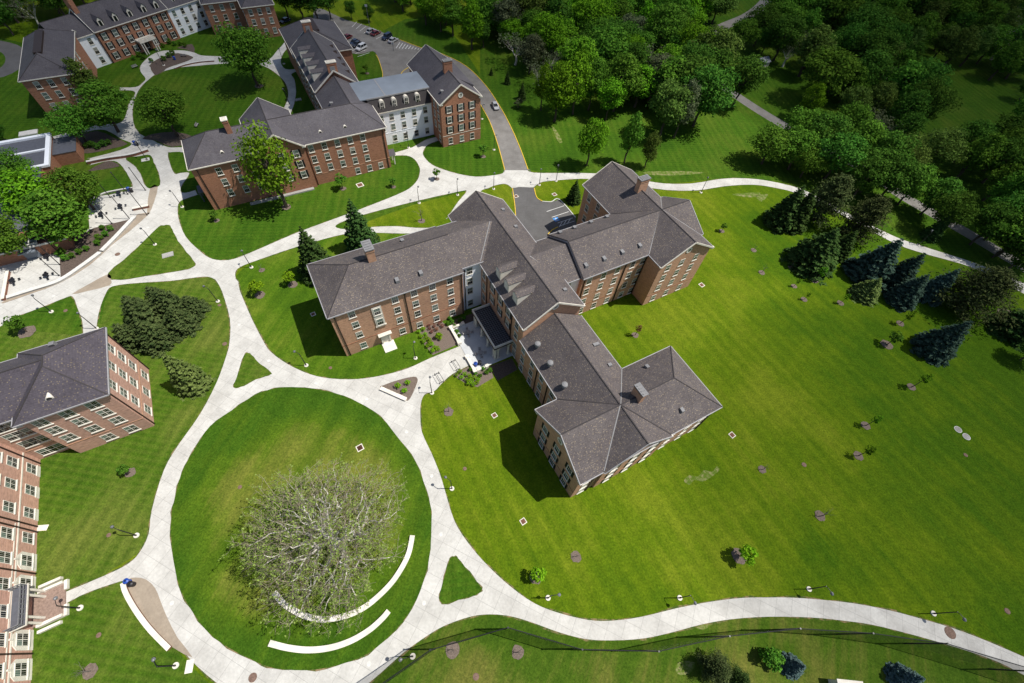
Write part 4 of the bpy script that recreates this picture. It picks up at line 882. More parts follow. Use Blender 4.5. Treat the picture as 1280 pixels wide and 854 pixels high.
for v in (144.5, 149.5, 154.5, 159.5): dormer(B2, r4, 15.8, v, 13.5, 0.742, 15.8, 1.0, SS)
for v in (145, 149.6, 154, 158.4, 162.6):
    mb = MB(); mb.add([(26.6, v - .7, 13.2), (26.6, v + .7, 13.2), (26.6, v, 14.4), (25.0, v, 14.35)], [(0, 1, 2), (0, 2, 3), (2, 1, 3)]); B2.build(mb, 'roof_vent', 'dark_brown', r4)
B2.chimney(r4, 21.2, 140.2, 14, 19.3, 1.3, 0.6, BR, 'trim_white', True); B2.chimney(r4, 21.2, 168.2, 14, 19.3, 1.3, 0.6, BR, 'trim_white', True)
B2.chimney(r1, -9.2, 121.6, 15, 18.9, 0.6, 0.7, BR, 'stone_white'); B2.chimney(r6, 51.1, 128.0, 16, 20.2, 1.25, 0.6, BR, 'metal_vent')
mb = MB(); mb.add([(53.0, 124, 16.6), (57.5, 124, 14.2), (57.5, 141, 14.2), (53.0, 141, 16.6), (57.3, 124, 13.4), (57.3, 141, 13.4)], [(0, 1, 2, 3), (1, 4, 5, 2), (0, 4, 1), (3, 2, 5)]); B2.build(mb, 'shed_dormer', SS, r6)
def eyebrow(b, parent, u, v, z):
    mb = MB(); n = 8; vs = [(u + 0.55 * math.cos(PI * k / n), v, z + 0.6 * math.sin(PI * k / n)) for k in range(n + 1)]; vs += [(x * 0.4 + u * 0.6, y + 1.1, zz * 0.6 + (z + .5) * 0.4) for x, y, zz in vs]
    mb.add(vs, [tuple(range(n + 1))] + [(i, i + 1, n + 2 + i, n + 1 + i) for i in range(n)]); b.build(mb, 'eyebrow_dormer', 'trim_white', parent)
    mb = MB(); mb.add([(u + 0.36 * math.cos(PI * k / n), v - 0.04, z + 0.1 + 0.42 * math.sin(PI * k / n)) for k in range(n + 1)], [tuple(range(n + 1))]); b.build(mb, 'dormer_window', 'glass_dark', parent)
for u in (-12.6, 10.8, 17.2): eyebrow(B2, r1, u, 117.4, 13.25)
B2.vent(r6, 46.9, 122.5, 14.8, PI / 2); B2.vent(r3, 17.2, 130, 13.4, PI / 2)
Z3 = (10.6, 7.6, 4.6)
B2.win('S', 116.0, (7.2, 10.6, 14.0, 17.4, 20.8), Z3); B2.win('S', 116.0, (17.4, 20.8, 24.1), (1.4,)); B2.win('S', 116.0, (-15.0, -11.3, -7.7), (10.0, 7.0, 3.9)); B2.win('S', 115.3, (-4.0, -0.3, 3.3), Z3, shut=True)
B2.win('S', 126.9, (32.3, 35.7, 39.2, 42.7), (8.3, 5.3, 1.8)); B2.win('S', 126.9, (29.2,), (8.3, 5.3))
B2.win('S', 119.2, (47.3, 51.0, 54.6), (11.3, 8.25, 5.2), shut=True); B2.win('S', 119.2, (47.3, 51.0, 54.5), (1.7,)); B2.win('W', 44.8, (121.4, 124.3), (11.2, 8.3, 5.2)); B2.win('W', 44.8, (121.4,), (1.9,))
B2.win('W', 14.9, tuple(142 + 4 * k for k in range(7)), (10.6, 7.4, 4.2), shut=True); B2.win('W', 14.9, (131, 135), (10, 7, 4))
B2.oculus('S', 115.3, -0.3, 13.4); B2.oculus('S', 119.2, 51.1, 14.7)
B2.band('S', 44.8, 57.4, 119.2, 3.4, 'trim_white', 0.12); B2.band('S', 5.7, 27.0, 116.0, 3.0, 'brick_orange', 0.12); B2.band('S', 26.9, 44.8, 126.9, 3.5, 'stucco_white', 0.12)
for u, v in ((6.0, 115.9), (26.3, 115.9), (-19.3, 115.9)): B2.spout(u, v, 0, 11.8)
for p in ((-6.2, 115.1, 12.2), (5.6, 115.1, 12.2)): B2.corn(r2, *p)
for p in ((44.9, 119.0, 13.25), (57.3, 119.0, 13.25)): B2.corn(r6, *p)
mb = MB(); mb.box(27.0, 28.8, 116.6, 119.4, 2.9, 3.2); mb.box(28.3, 28.6, 116.8, 117.1, 0, 2.9); mb.box(28.3, 28.6, 119.0, 119.3, 0, 2.9); B2.build(mb, 'porch', 'trim_white')
mb = MB(); mb.add([(27.0, 116.4, 3.2), (29.0, 116.4, 3.2), (29.0, 119.6, 3.2), (27, 119.6, 3.2), (27, 118, 4.2), (29, 118, 4.2)], [(0, 1, 5, 4), (2, 3, 4, 5), (1, 2, 5), (0, 4, 3)]); B2.build(mb, 'porch_roof', SS)
mb = MB(); mb.box(-22.6, -20.5, 120.4, 123.6, 2.6, 2.9); mb.box(-22.5, -22.2, 120.5, 120.8, 0, 2.6); mb.box(-22.5, -22.2, 123.2, 123.5, 0, 2.6); B2.build(mb, 'side_porch', 'membrane_grey')
mb = MB(); mb.box(-12, 4.5, 114.3, 115.2, 0, 0.35); B2.build(mb, 'plinth', 'concrete_old')
B2.finish()

# ============ north-west hall (upper left)
B3 = Building('brick_hall', 'far brick hall with white wings, dormers and a white columned porch, upper left', 'building', -35.0, 200.0)
SP = 'shingle_slate'
B3.wall_box(-57.3, -44.9, 177.9, 206.5, 0, 10.7, BR)
rl = B3.roof(-57.7, -44.5, 177.5, 207.0, 10.9, 14.6, 'v', 'hip', 'hip', SP, trim='trim_white', hip=6)
mb = MB(); mb.box(-52.1, -50.1, 184.5, 200.0, 13.9, 14.66); B3.build(mb, 'roof_deck', 'dark_brown', rl)
B3.frame = (-40.0, 208.9, R(29.3))
B3.wall_box(-9.0, 0.0, 0.4, 13.0, 0, 9.1, 'stucco_white', label='white rendered wall'); B3.wall_box(0.0, 25.5, 0.0, 13.4, 0, 9.2, BR); B3.wall_box(25.5, 39.0, 0.4, 13.0, 0, 9.1, 'stucco_white', label='white rendered wall')
rw = B3.roof(-10.5, 0.0, 0.05, 13.35, 9.2, 13.2, 'u', 'none', 'none', SP, trim='trim_white'); rc = B3.roof(-0.2, 25.7, -0.5, 13.9, 9.5, 14.4, 'u', 'gable', 'gable', SP, trim='trim_white'); re_ = B3.roof(25.5, 39.5, 0.05, 13.35, 9.2, 13.2, 'u', 'none', 'gable', SP, trim='trim_white')
B3.win('S', 0.4, (-6.5, -2.4), (7.4, 4.6, 1.8)); B3.win('S', 0.0, (2.2, 5.8, 9.4, 13.0, 16.6, 20.2, 23.6), (7.6, 4.8, 1.8), shut=True); B3.win('S', 0.4, (27.6, 30.9, 34.2, 37.4), (7.4, 4.6, 1.8))
for x in (3.5, 8.5, 13.5, 18.5, 23.0):
    mb = MB(); mb.add([(x - .75, 0.5, 10.0), (x + .75, 0.5, 10.0), (x + .75, 0.5, 11.7), (x, 0.5, 12.5), (x - .75, 0.5, 11.7)], [(0, 1, 2, 3, 4)]); B3.build(mb, 'dormer', 'trim_white', rc)
    mb = MB(); mb.add([(x - .95, 0.3, 11.6), (x, 0.3, 12.75), (x + .95, 0.3, 11.6), (x - .95, 2.7, 11.6), (x, 4.3, 12.75), (x + .95, 2.7, 11.6), (x - .78, 0.52, 10.0), (x + .78, 0.52, 10.0)], [(0, 1, 4, 3), (1, 2, 5, 4), (0, 3, 6), (2, 7, 5)]); B3.build(mb, 'dormer_roof', SP, rc)
    mb = MB(); mb.box(x - 0.4, x + 0.4, 0.42, 0.5, 10.2, 11.6); B3.build(mb, 'dormer_window', 'glass_dark', rc)
eyebrow(B3, rw, -4.6, 1.6, 10.2); eyebrow(B3, re_, 30.0, 1.6, 10.2)
B3.chimney(rc, 0.6, 6.6, 12, 18.4, 0.7, 1.6, BR, 'stone_white')
mb = MB(); mb.box(10.2, 15.8, -3.0, 0.0, 3.6, 4.2); B3.build(mb, 'porch', 'trim_white')
for x in (10.5, 11.3, 14.7, 15.5): mb = MB(); mb.tube([(x, -2.7, 0), (x, -2.7, 3.6)], [0.22, 0.19], 8); B3.build(mb, 'column', 'trim_white')
mb = MB()
for k in range(15):
    x = 10.3 + k * 5.4 / 14; mb.box(x - 0.05, x + 0.05, -2.95, -2.8, 4.2, 4.8)
mb.box(10.2, 15.8, -3.0, -2.75, 4.8, 4.95); mb.box(10.2, 15.8, -3.0, -2.75, 4.2, 4.3); B3.build(mb, 'balustrade', 'trim_white')
mb = MB(); mb.box(12.2, 13.8, -0.06, 0.02, 0, 2.6); B3.build(mb, 'door', 'dark_brown')
for x in (0.15, 17.6): B3.spout(x, -0.1, 0, 9.2)
B3.frame = (0, 0, 0)
B3.wall_box(-6.0, 6.5, 220.5, 236.0, 0, 9.8, BR); B3.wall_box(6.4, 17.0, 211.8, 232.0, 0, 10.2, BR)
B3.roof(-6.4, 8.0, 220.1, 236.4, 10.0, 13.8, 'u', 'hip', 'none', SP, trim='trim_white', hip=7); B3.roof(6.0, 17.4, 211.4, 232.4, 10.4, 14.2, 'v', 'hip', 'hip', SP, trim='trim_white', hip=6)
B3.win('S', 177.9, (-54.4, -51.1, -47.8), (9.2, 6.2, 3.2)); B3.win('S', 220.5, (-3.5, 0, 3.6), (8.3, 5.2, 2.0)); B3.win('S', 211.8, (8.6, 11.7, 14.8), (8.6, 5.5, 2.2)); B3.win('W', 6.4, (213.5, 216.5), (8.6, 5.5, 2.2)); B3.win('E', -44.9, (180.5, 184, 187.5, 191, 194.5), (9.0, 6.0, 3.0))
B3.finish()

# ============ west hall (left edge)
B4 = Building('brick_hall', 'brick hall with plum shingle hip roof and tall pink wall cut by left edge', 'building', -48.0, 62.0)
BP = 'brick_pink'; SL = 'shingle_plum'
B4.wall_box(-50.3, -38.75, 58.1, 72.0, 0, 12.75, BP)
B4.wall_box(-69.0, -50.2, 59.8, 71.0, 0, 12.6, BP); B4.wall_box(-68.6, -56.2, 8.0, 60.5, 0, 12.7, BP)
q1 = B4.roof(-50.9, -38.35, 57.65, 72.4, 13.0, 17.0, 'v', 'hip', 'hip', SL, hip=6.3)
q2_ = B4.roof(-72.0, -44.6, 59.2, 71.6, 12.85, 16.8, 'u', 'none', 'none', SL); q3 = B4.roof(-69.0, -55.8, 7.0, 65.4, 12.95, 16.9, 'v', 'hip', 'none', SL, hip=6.5)
eyebrow(B4, q1, -45.3, 59.4, 14.2); B4.vent(q1, -44.9, 70.3, 14.6, PI)
B4.win('E', -38.75, (60.9, 65.0, 69.0), (11.2, 8.35, 5.4, 1.7), 'd'); B4.win('S', 58.1, (-41.5, -45.0, -48.5), (11.2, 8.4, 5.4), 'd'); B4.win('S', 58.1, (-41.5, -45.0), (1.7,), 'd')
B4.win('S', 59.8, (-53.4,), (11.0, 8.3, 5.4, 1.8), 't')
B4.win('E', -56.2, (57.2, 53.3, 49.3, 45.1, 41.4, 37.6, 33.9, 30.2, 26.4, 22.5), (11.3, 8.5, 5.5), 'd')
for v in (57.3, 53.3, 49.3, 45.1): B4.win('E', -56.2, (v,), (1.8,), 'd')
def arch(b, v, u=-56.2):
    mb = MB(); w, h = 1.35, 3.5
    pts = [(-w, 0.0), (w, 0.0), (w, h - 0.8), (w * 0.55, h - 0.15), (0, h), (-w * 0.55, h - 0.15), (-w, h - 0.8)]; n = len(pts)
    vs = [(u - 0.02, v + y, z) for y, z in pts] + [(u + 0.1, v + y, z) for y, z in pts]
    mb.add(vs, [tuple(range(n, 2 * n))] + [(i, (i + 1) % n, n + (i + 1) % n, n + i) for i in range(n)])
    mb.box(u + 0.1, u + 0.2, v - w, v + w, 0.7, 0.85); mb.box(u, u + 0.2, v - 0.12, v + 0.12, h - 0.1, h + 0.45); b.build(mb, 'window_surround', 'stone_white')
for v in (41.4, 37.9, 30.2, 26.4, 22.5): arch(B4, v)
for v in (57.3, 53.3, 49.3):
    mb = MB(); mb.box(-56.22, -56.12, v - 1.0, v + 1.0, 0.0, 0.8); B4.build(mb, 'window_surround', 'stone_white')
B4.win('E', -56.08, (41.4, 37.9, 30.2, 26.4, 22.5), (1.9,), 'd')
B4.band('E', 8.0, 59.7, -56.2, 3.45, 'stone_white', 0.22, 0.07); B4.band('E', 8.0, 47.0, -56.2, 4.05, 'stone_white', 0.14, 0.06)
B4.band('S', -50.2, -38.8, 58.1, 3.3, 'brick_orange', 0.16); B4.band('E', 58.2, 71.9, -38.75, 3.3, 'brick_orange', 0.16); B4.band('S', -56.1, -50.4, 59.8, 3.3, 'brick_orange', 0.16)
for v in (58.9, 47.3, 46.4, 39.7, 28.4): 
    mb = MB(); mb.box(-56.2, -56.03, v - 0.09, v + 0.09, 0, 12.6); B4.build(mb, 'downspout', 'dark_brown')
for v in (58.5, 71.6):
    mb = MB(); mb.box(-38.75, -38.58, v - 0.09, v + 0.09, 0, 12.6); B4.build(mb, 'downspout', 'dark_brown')
# porch with railed roof, landing and ramps
mb = MB(); mb.box(-56.2, -54.6, 31.4, 36.6, 3.3, 3.7); mb.box(-56.2, -54.3, 31.1, 36.9, 3.7, 3.9); pp = B4.build(mb, 'porch_roof', 'trim_white')
mb = MB(); mb.box(-56.1, -54.4, 31.2, 36.8, 3.9, 3.95); B4.build(mb, 'porch_deck', 'membrane_grey', pp)
mb = MB()
for v in np.linspace(31.3, 36.7, 9): mb.box(-54.5, -54.4, v - 0.05, v + 0.05, 3.95, 5.0)
for u in np.linspace(-56.0, -54.5, 4):
    for v in (31.25, 36.75): mb.box(u - 0.05, u + 0.05, v - 0.05, v + 0.05, 3.95, 5.0)
for z in (4.95, 4.4): mb.box(-54.5, -54.4, 31.2, 36.8, z, z + 0.1); mb.box(-56.1, -54.5, 31.2, 31.3, z, z + 0.1); mb.box(-56.1, -54.5, 36.7, 36.8, z, z + 0.1)
B4.build(mb, 'railing', 'lamp_grey', pp)
for v in (31.7, 32.5, 35.5, 36.3): mb = MB(); mb.tube([(-54.7, v, 0.3), (-54.7, v, 3.3)], [0.2, 0.17], 8); B4.build(mb, 'column', 'trim_white', pp)
mb = MB(); mb.box(-56.2, -52.2, 31.8, 36.2, 0, 0.3); B4.build(mb, 'landing', 'brick_paver', pp)
for a_ in ((-55.4, -52.3, 36.2, 36.6, 0, 0.75), (-55.4, -52.3, 31.4, 31.8, 0, 0.75), (-55.4, -52.6, 37.0, 37.4, 0, 0.6), (-55.4, -52.6, 30.6, 31.0, 0, 0.5), (-52.2, -51.8, 31.4, 33.0, 0, 0.5), (-52.2, -51.8, 35.2, 36.6, 0, 0.5)): mb = MB(); mb.box(*a_); B4.build(mb, 'landing_wall', 'stone_white', pp)
B4.finish()

# ============ flat roofed building under the left trees
B5 = Building('flat_roofed_building', 'low brick building with white parapets and grey flat roof under the left trees', 'building', -62.0, 140.0)
B5.wall_box(-76.0, -54.3, 144.6, 160.2, 0, 3.9, 'brick_red'); B5.wall_box(-54.3, -49.0, 151.0, 159.0, 0, 3.2, 'brick_red')
mb = MB(); mb.box(-75.9, -54.4, 144.7, 160.1, 3.9, 4.0); B5.build(mb, 'flat_roof', 'membrane_grey')
mb = MB(); mb.box(-54.25, -48.9, 150.9, 159.1, 3.2, 3.35); B5.build(mb, 'lower_flat_roof', 'membrane_grey')
mb = MB(); mb.box(-76.2, -54.1, 159.4, 160.4, 3.95, 4.5); mb.box(-76.2, -54.1, 144.4, 145.3, 3.95, 4.5); mb.box(-55.1, -54.1, 145.3, 159.4, 3.95, 4.5); mb.box(-76.2, -55.1, 152.5, 153.1, 3.95, 4.35); B5.build(mb, 'parapet', 'stucco_white')
B5.wall_box(-76.0, -56.0, 118.0, 144.5, 0, 4.2, 'brick_red'); mb = MB(); mb.box(-76.2, -55.8, 119, 144.4, 4.2, 4.4); B5.build(mb, 'flat_roof', 'membrane_grey')
B5.wall_box(-72, -51.2, 114.8, 120.6, 0, 2.9, 'brick_red')
mb = MB(); mb.box(-72.2, -51.0, 114.6, 120.8, 2.9, 3.1); B5.build(mb, 'entrance_roof', 'roof_brown')
mb = MB()
for a in ((-72.3, -50.9, 114.5, 114.75), (-51.2, -50.9, 114.75, 120.8)): mb.box(*a, 2.85, 3.2)
B5.build(mb, 'roof_edge', 'concrete_cap')
mb = MB(); mb.box(-61.0, -56.4, 115.2, 120.2, 3.1, 3.35); B5.build(mb, 'skylight', 'glass_sky')
mb = MB()
for x in np.linspace(-61, -56.4, 4): mb.box(x - 0.06, x + 0.06, 115.1, 120.3, 3.35, 3.45)
mb.box(-61.1, -56.3, 115.0, 115.2, 3.1, 3.5); mb.box(-61.1, -56.3, 120.2, 120.4, 3.1, 3.5); B5.build(mb, 'skylight_frame', 'concrete_cap')
mb = MB(); mb.box(-60.4, -57.2, 113.4, 114.6, 2.4, 2.65); mb.box(-60.2, -57.4, 114.6, 114.82, 0.1, 2.4); B5.build(mb, 'entrance', 'membrane_blue')
# ------------------------------------------------------------------ trees
rng = np.random.default_rng(11)
def leaf_quads(cen, out, size, asp=0.6, up=0.35, jit=0.7):
    """one small rhombic leaf spray per centre, loosely facing out and up"""
    n = len(cen); nrm = out + np.array([0, 0, up]) + rng.normal(0, jit, (n, 3)); nrm /= np.linalg.norm(nrm, axis=1)[:, None]
    a = np.cross(nrm, rng.normal(0, 1, (n, 3))); a /= np.linalg.norm(a, axis=1)[:, None]; b = np.cross(nrm, a)
    s = (size * rng.uniform(0.6, 1.35, n))[:, None]
    v = np.stack([cen - a * s, cen - b * s * asp + nrm * s * 0.15, cen + a * s, cen + b * s * asp + nrm * s * 0.15], 1)
    return v.reshape(-1, 3)
def quads_mesh(name, v, mat):
    n = len(v) // 4; me = bpy.data.meshes.new(name)
    me.vertices.add(len(v)); me.vertices.foreach_set('co', v.astype(np.float32).ravel())
    me.loops.add(n * 4); me.loops.foreach_set('vertex_index', np.arange(n * 4, dtype=np.int32))
    me.polygons.add(n); me.polygons.foreach_set('loop_start', np.arange(0, n * 4, 4, dtype=np.int32)); me.polygons.foreach_set('loop_total', np.full(n, 4, np.int32))
    me.update(calc_edges=True); me.materials.append(MAT[mat]); return me
def unit(n):
    v = rng.normal(0, 1, (n, 3)); return v / np.linalg.norm(v, axis=1)[:, None]
def broad(name, H, W, nb, per, size, low=0.3, mat='leaf_mid', tall=False, bark='bark'):
    """deciduous tree: blobs of leaf sprays round limbs; H height, W crown width"""
    cz = H * (low + 1) / 2; rz = H * (1 - low) / 2; blobs = []
    for i in range(nb):
        for _ in range(40):
            d = unit(1)[0]; f = rng.uniform(0.35, 1.0) ** 0.6
            c = np.array([d[0] * W / 2 * f * 0.86, d[1] * W / 2 * f * 0.86, cz + d[2] * rz * f * 0.86])
            k = (c[2] - H * low) / (H * (1 - low)); taper = 1.0 if not tall else 1.15 - 0.75 * k
            c[:2] *= taper
            if all(np.linalg.norm((c - b[0]) / (1, 1, 1)) > 0.55 * W * 0.24 for b in blobs): break
        blobs.append((c, W * rng.uniform(0.08, 0.2)))
    V = []
    for c, r_ in blobs:
        n = int(per * (r_ / (W * 0.16)) ** 2); d = unit(n); d[:, 2] = np.where(d[:, 2] < -0.3, -d[:, 2], d[:, 2])
        rad = r_ * rng.uniform(0.45, 1.3, n)[:, None]; cen = c + d * rad * np.array([1.0, 1.0, 0.78])
        V.append(leaf_quads(cen, d, size))
    n = int(nb * per * 0.18); d = unit(n); f = rng.uniform(0.5, 1.05, n)[:, None]; cen = np.array([0, 0, cz]) + d * f * np.array([W / 2, W / 2, rz]) * 0.85
    V.append(leaf_quads(cen, d, size))
    mb = MB(); mb.tube([(0, 0, -0.2), (0.02 * H, 0, H * 0.2), (0, 0.01 * H, H * low * 1.1), (0, 0, H * 0.62)], [H * 0.024, H * 0.017, H * 0.015, H * 0.006], 7)
    for c, r_ in blobs[::2]:
        z0 = H * rng.uniform(low * 0.75, 0.55); mid = np.array([c[0] * 0.45, c[1] * 0.45, (z0 + c[2]) / 2 + 0.03 * H]); mb.tube([(0, 0, z0), tuple(mid), tuple(c)], [H * 0.009, H * 0.006, H * 0.002], 5, cap=False)
    return dict(kind=name, trunk=mb.mesh('trunk', [bark]), crown=quads_mesh('crown', np.concatenate(V), mat), H=H)
def spruce(name, H, W, mat, tiers=17, dens=1.0, gap=1.0, size=0.3, round_=1.0, raw=False):
    V = []
    for t in range(tiers):
        k = t / (tiers - 1); z = H * (0.04 + 0.93 * k); rad = W / 2 * (1 - k) ** (0.85 / round_) + 0.12
        nb = max(5, int((7 + 9 * (1 - k)) * dens)); off = rng.uniform(0, 7)
        for b in range(nb):
            a = off + 2 * PI * b / nb + rng.normal(0, 0.12); R_ = rad * rng.uniform(0.8, 1.12); m = max(5, int(R_ / size * 5.5))
            u = rng.uniform(0.12, 1, m) ** 0.75; side = rng.normal(0, 0.13, m) * R_ * (1.1 - u * 0.6)
            dz = -0.28 * u * R_ * (1 - k * 0.6) + 0.16 * R_ * u ** 3 + rng.normal(0, 0.06, m) * R_ * 0.4 + 0.05
            cen = np.stack([np.cos(a) * u * R_ - np.sin(a) * side, np.sin(a) * u * R_ + np.cos(a) * side, z + dz], 1)
            o = np.tile([np.cos(a) * 0.35, np.sin(a) * 0.35, 0.75], (m, 1)); V.append(leaf_quads(cen, o, size * (0.75 + 0.4 * (1 - k)), 0.42, 0.2, 0.45))
    mb = MB(); mb.tube([(0, 0, -0.2), (0, 0, H * 0.5), (0, 0, H * 0.97)], [W * 0.035, W * 0.02, 0.02], 7)
    if raw: return np.concatenate(V)
    return dict(kind=name, trunk=mb.mesh('trunk', ['bark']), crown=quads_mesh('crown', np.concatenate(V), mat), H=H)
def pine(name, H, W, mat, nb=46, per=110, size=0.3, low=0.12):
    V = []; mb = MB(); mb.tube([(0, 0, -0.2), (0.1, 0, H * 0.5), (0, 0, H * 0.96)], [W * 0.035, W * 0.022, 0.03], 7)
    for i in range(nb):
        k = (i + rng.uniform(0, 1)) / nb; z = H * (low + (0.95 - low) * k); rad = W / 2 * (1 - k) ** 0.6 * rng.uniform(0.6, 1.1) + 0.2; a = i * 2.4 + rng.normal(0, 0.3)
        tip = np.array([math.cos(a) * rad, math.sin(a) * rad, z + rad * 0.22]); base = np.array([0, 0, z - rad * 0.1]); mb.tube([tuple(base), tuple((base + tip) / 2 - (0, 0, 0.05 * rad)), tuple(tip)], [0.09, 0.06, 0.02], 4, cap=False)
        m = int(per * (0.5 + rad / W)); u = rng.uniform(0.3, 1.1, m); cen = base + (tip - base) * u[:, None] + rng.normal(0, 1, (m, 3)) * np.array([0.55, 0.55, 0.22]) * (0.13 * W * (0.5 + 0.5 * u))[:, None]
        o = np.tile([math.cos(a) * 0.5, math.sin(a) * 0.5, 0.6], (m, 1)); V.append(leaf_quads(cen, o, size, 0.35, 0.3, 0.7))
    return dict(kind=name, trunk=mb.mesh('trunk', ['bark']), crown=quads_mesh('crown', np.concatenate(V), mat), H=H)
def baretree(name, H, W, seed, levels, mat_l, mat_t, nlimb, leaves=None, nleaf=0, lsize=0.2, rad=0.022, low=0.22, sides=5, kids=(3, 5), rmin=0.0):
    r2 = random.Random(seed); mb = MB(); tw = MB(); tips = []
    def grow(p, d, L_, r_, lv):
        pts = [p]; q = Vector(p); dd = Vector(d)
        ns = 4 if lv < 3 else 3
        for i in range(ns):
            dd = (dd + Vector((r2.gauss(0, .16), r2.gauss(0, .16), r2.gauss(0.05, .12)))).normalized(); q = q + dd * L_ / ns; pts.append(tuple(q))
        n = sides if lv < 2 else (4 if lv == 2 else 3)
        rr = [max(rmin * (1 - 0.4 * i / ns), r_ * (1 - 0.55 * i / ns)) for i in range(ns + 1)]
        (mb if lv < 3 else tw).tube(pts, rr, n, cap=False)
        if lv >= levels: tips.append((q, dd, L_)); return
        nk = r2.randint(*kids) + (1 if lv == 2 else 0)
        for j in range(nk):
            i = r2.randint(1, ns) if j else ns
            base = Vector(pts[i]); ax = dd.cross(Vector((r2.gauss(0, 1), r2.gauss(0, 1), r2.gauss(0, 1)))).normalized()
            nd = (Matrix.Rotation(r2.uniform(0.3, 0.85), 3, ax) @ dd); nd = (nd + Vector((base.x, base.y, 0)) * 0.02 + Vector((0, 0, 0.05))).normalized()
            grow(tuple(base), nd, L_ * r2.uniform(0.56, 0.8), rr[i] * r2.uniform(0.5, 0.72), lv + 1)
    top = H * low; mb.tube([(0, 0, -0.3), (0.02 * H, 0.01 * H, top * 0.5), (0, 0, top)], [H * rad * 1.7, H * rad * 1.25, H * rad * 1.15], 9)
    for i in range(nlimb):
        a = 2 * PI * i / nlimb + r2.uniform(-.3, .3); e = r2.uniform(0.25, 1.1) if i < nlimb - 1 else 1.5
        d = Vector((math.cos(a) * math.cos(e), math.sin(a) * math.cos(e), math.sin(e) + 0.15)).normalized()
        grow((0, 0, top * r2.uniform(0.75, 1.0)), d, (W * 0.27 if e < 1.4 else H * 0.3) * r2.uniform(0.85, 1.15), H * rad * r2.uniform(0.55, 0.85), 0)
    out = dict(kind=name, trunk=mb.mesh('trunk', [mat_l]), H=H)
    if tw.v: out['twigs'] = tw.mesh('twigs', [mat_t])
    if nleaf:
        V = []; 
        for q, dd, L_ in tips:
            m = max(1, nleaf // len(tips)) if r2.random() < min(1, nleaf / len(tips)) else 0
            if m:
                cen = np.array(q) + rng.normal(0, L_ * 0.35, (m, 3)); V.append(leaf_quads(cen, np.tile([0, 0, 0.5], (m, 1)), lsize))
        out['crown'] = quads_mesh('crown', np.concatenate(V), leaves)
    return out

def plant(p, xyz, h, label, wide=1.0, mat=None, group=None, rot=None, name=None, cat='tree'):
    s = h / p['H']; t = thing(name or p['kind'], label, cat, (xyz[0], xyz[1], xyz[2] if len(xyz) > 2 else 0), random.uniform(0, 2 * PI) if rot is None else rot, group)
    t.scale = (s * wide, s * wide, s)
    for k in ('trunk', 'twigs', 'crown'):
        if k in p:
            o = link(k, p[k], t)
            if k == 'crown' and mat: o.material_slots[0].link = 'OBJECT'; o.material_slots[0].material = MAT[mat]
    return t
BT = [broad('broadleaf_tree', 15, 11.5, 32, 170, 0.31, 0.24), broad('broadleaf_tree', 15, 10.5, 27, 180, 0.3, 0.2), broad('broadleaf_tree', 15, 13, 40, 150, 0.31, 0.27),
      broad('broadleaf_tree', 15, 9, 27, 170, 0.29, 0.18, tall=True), broad('broadleaf_tree', 15, 10, 34, 130, 0.29, 0.15, tall=True)]
HALL_TREE = broad('broadleaf_tree', 18, 12, 46, 62, 0.33, 0.16, 'leaf_bright', tall=True)
SPR = [spruce('spruce_tree', 11, 6.4, 'needle_blue', 17, 1.15, 1, 0.34), spruce('spruce_tree', 11, 7, 'needle_green', 15, 1.15, 1, 0.34), spruce('spruce_tree', 11, 5.6, 'needle_blue', 19, 1.1, 1, 0.32)]
BIGS = spruce('spruce_tree', 15, 9, 'needle_green', 19, 1.1, 1, 0.33)
PIN = [pine('pine_tree', 14, 9.5, 'needle_olive', 64, 150, 0.3), pine('pine_tree', 14, 11.5, 'needle_green', 70, 150, 0.3)]
def spread_conifer():
    V = []; mb = MB()
    for x, y, h, w_ in ((-1.2, 1.5, 11.0, 9.5), (3.6, -1.0, 9.2, 8.5), (-4.6, -2.2, 8.8, 7.8), (1.2, 5.0, 8.0, 8.0), (0.5, -5.0, 7.0, 8.0), (-5.4, 3.4, 6.8, 7.0), (5.6, 3.6, 6.4, 6.6), (5.4, -4.8, 5.4, 6.2)):
        v = spruce('x', h, w_, 'needle_olive', 14, 0.95, 1, 0.3, 1.15, True); V.append(v + [x, y, 0]); mb.tube([(x * .25, y * .25, -0.2), (x * .8, y * .8, h * .3), (x, y, h * .9)], [.28, .2, .04], 6, cap=False)
    return dict(kind='spreading_conifer', trunk=mb.mesh('trunk', ['bark']), crown=quads_mesh('crown', np.concatenate(V), 'needle_olive'), H=9.5)
SPREAD = spread_conifer()
SMALL = broad('sapling', 4.0, 2.4, 9, 60, 0.2, 0.35, 'leaf_mid', bark='bark')
SMALL2 = broad('sapling', 4.0, 1.9, 8, 36, 0.17, 0.4, 'leaf_mid', tall=True, bark='bark')
BARE = [baretree('bare_sapling', 4.2, 3.0, s_, 2, 'twig_grey', 'twig_grey', 5, rad=0.011, low=0.35, sides=4, kids=(2, 3)) for s_ in (3, 8)]
GREY = baretree('bare_tree', 15, 11, 21, 4, 'bark_pale', 'twig_grey', 5, 'leaf_grey', 900, 0.28, rad=0.014, sides=4, kids=(3, 3))
BALL = broad('shrub', 1.0, 1.15, 10, 46, 0.075, 0.02, 'leaf_bright')
BUSH = broad('bush', 2.0, 2.6, 12, 70, 0.15, 0.02, 'leaf_mid')

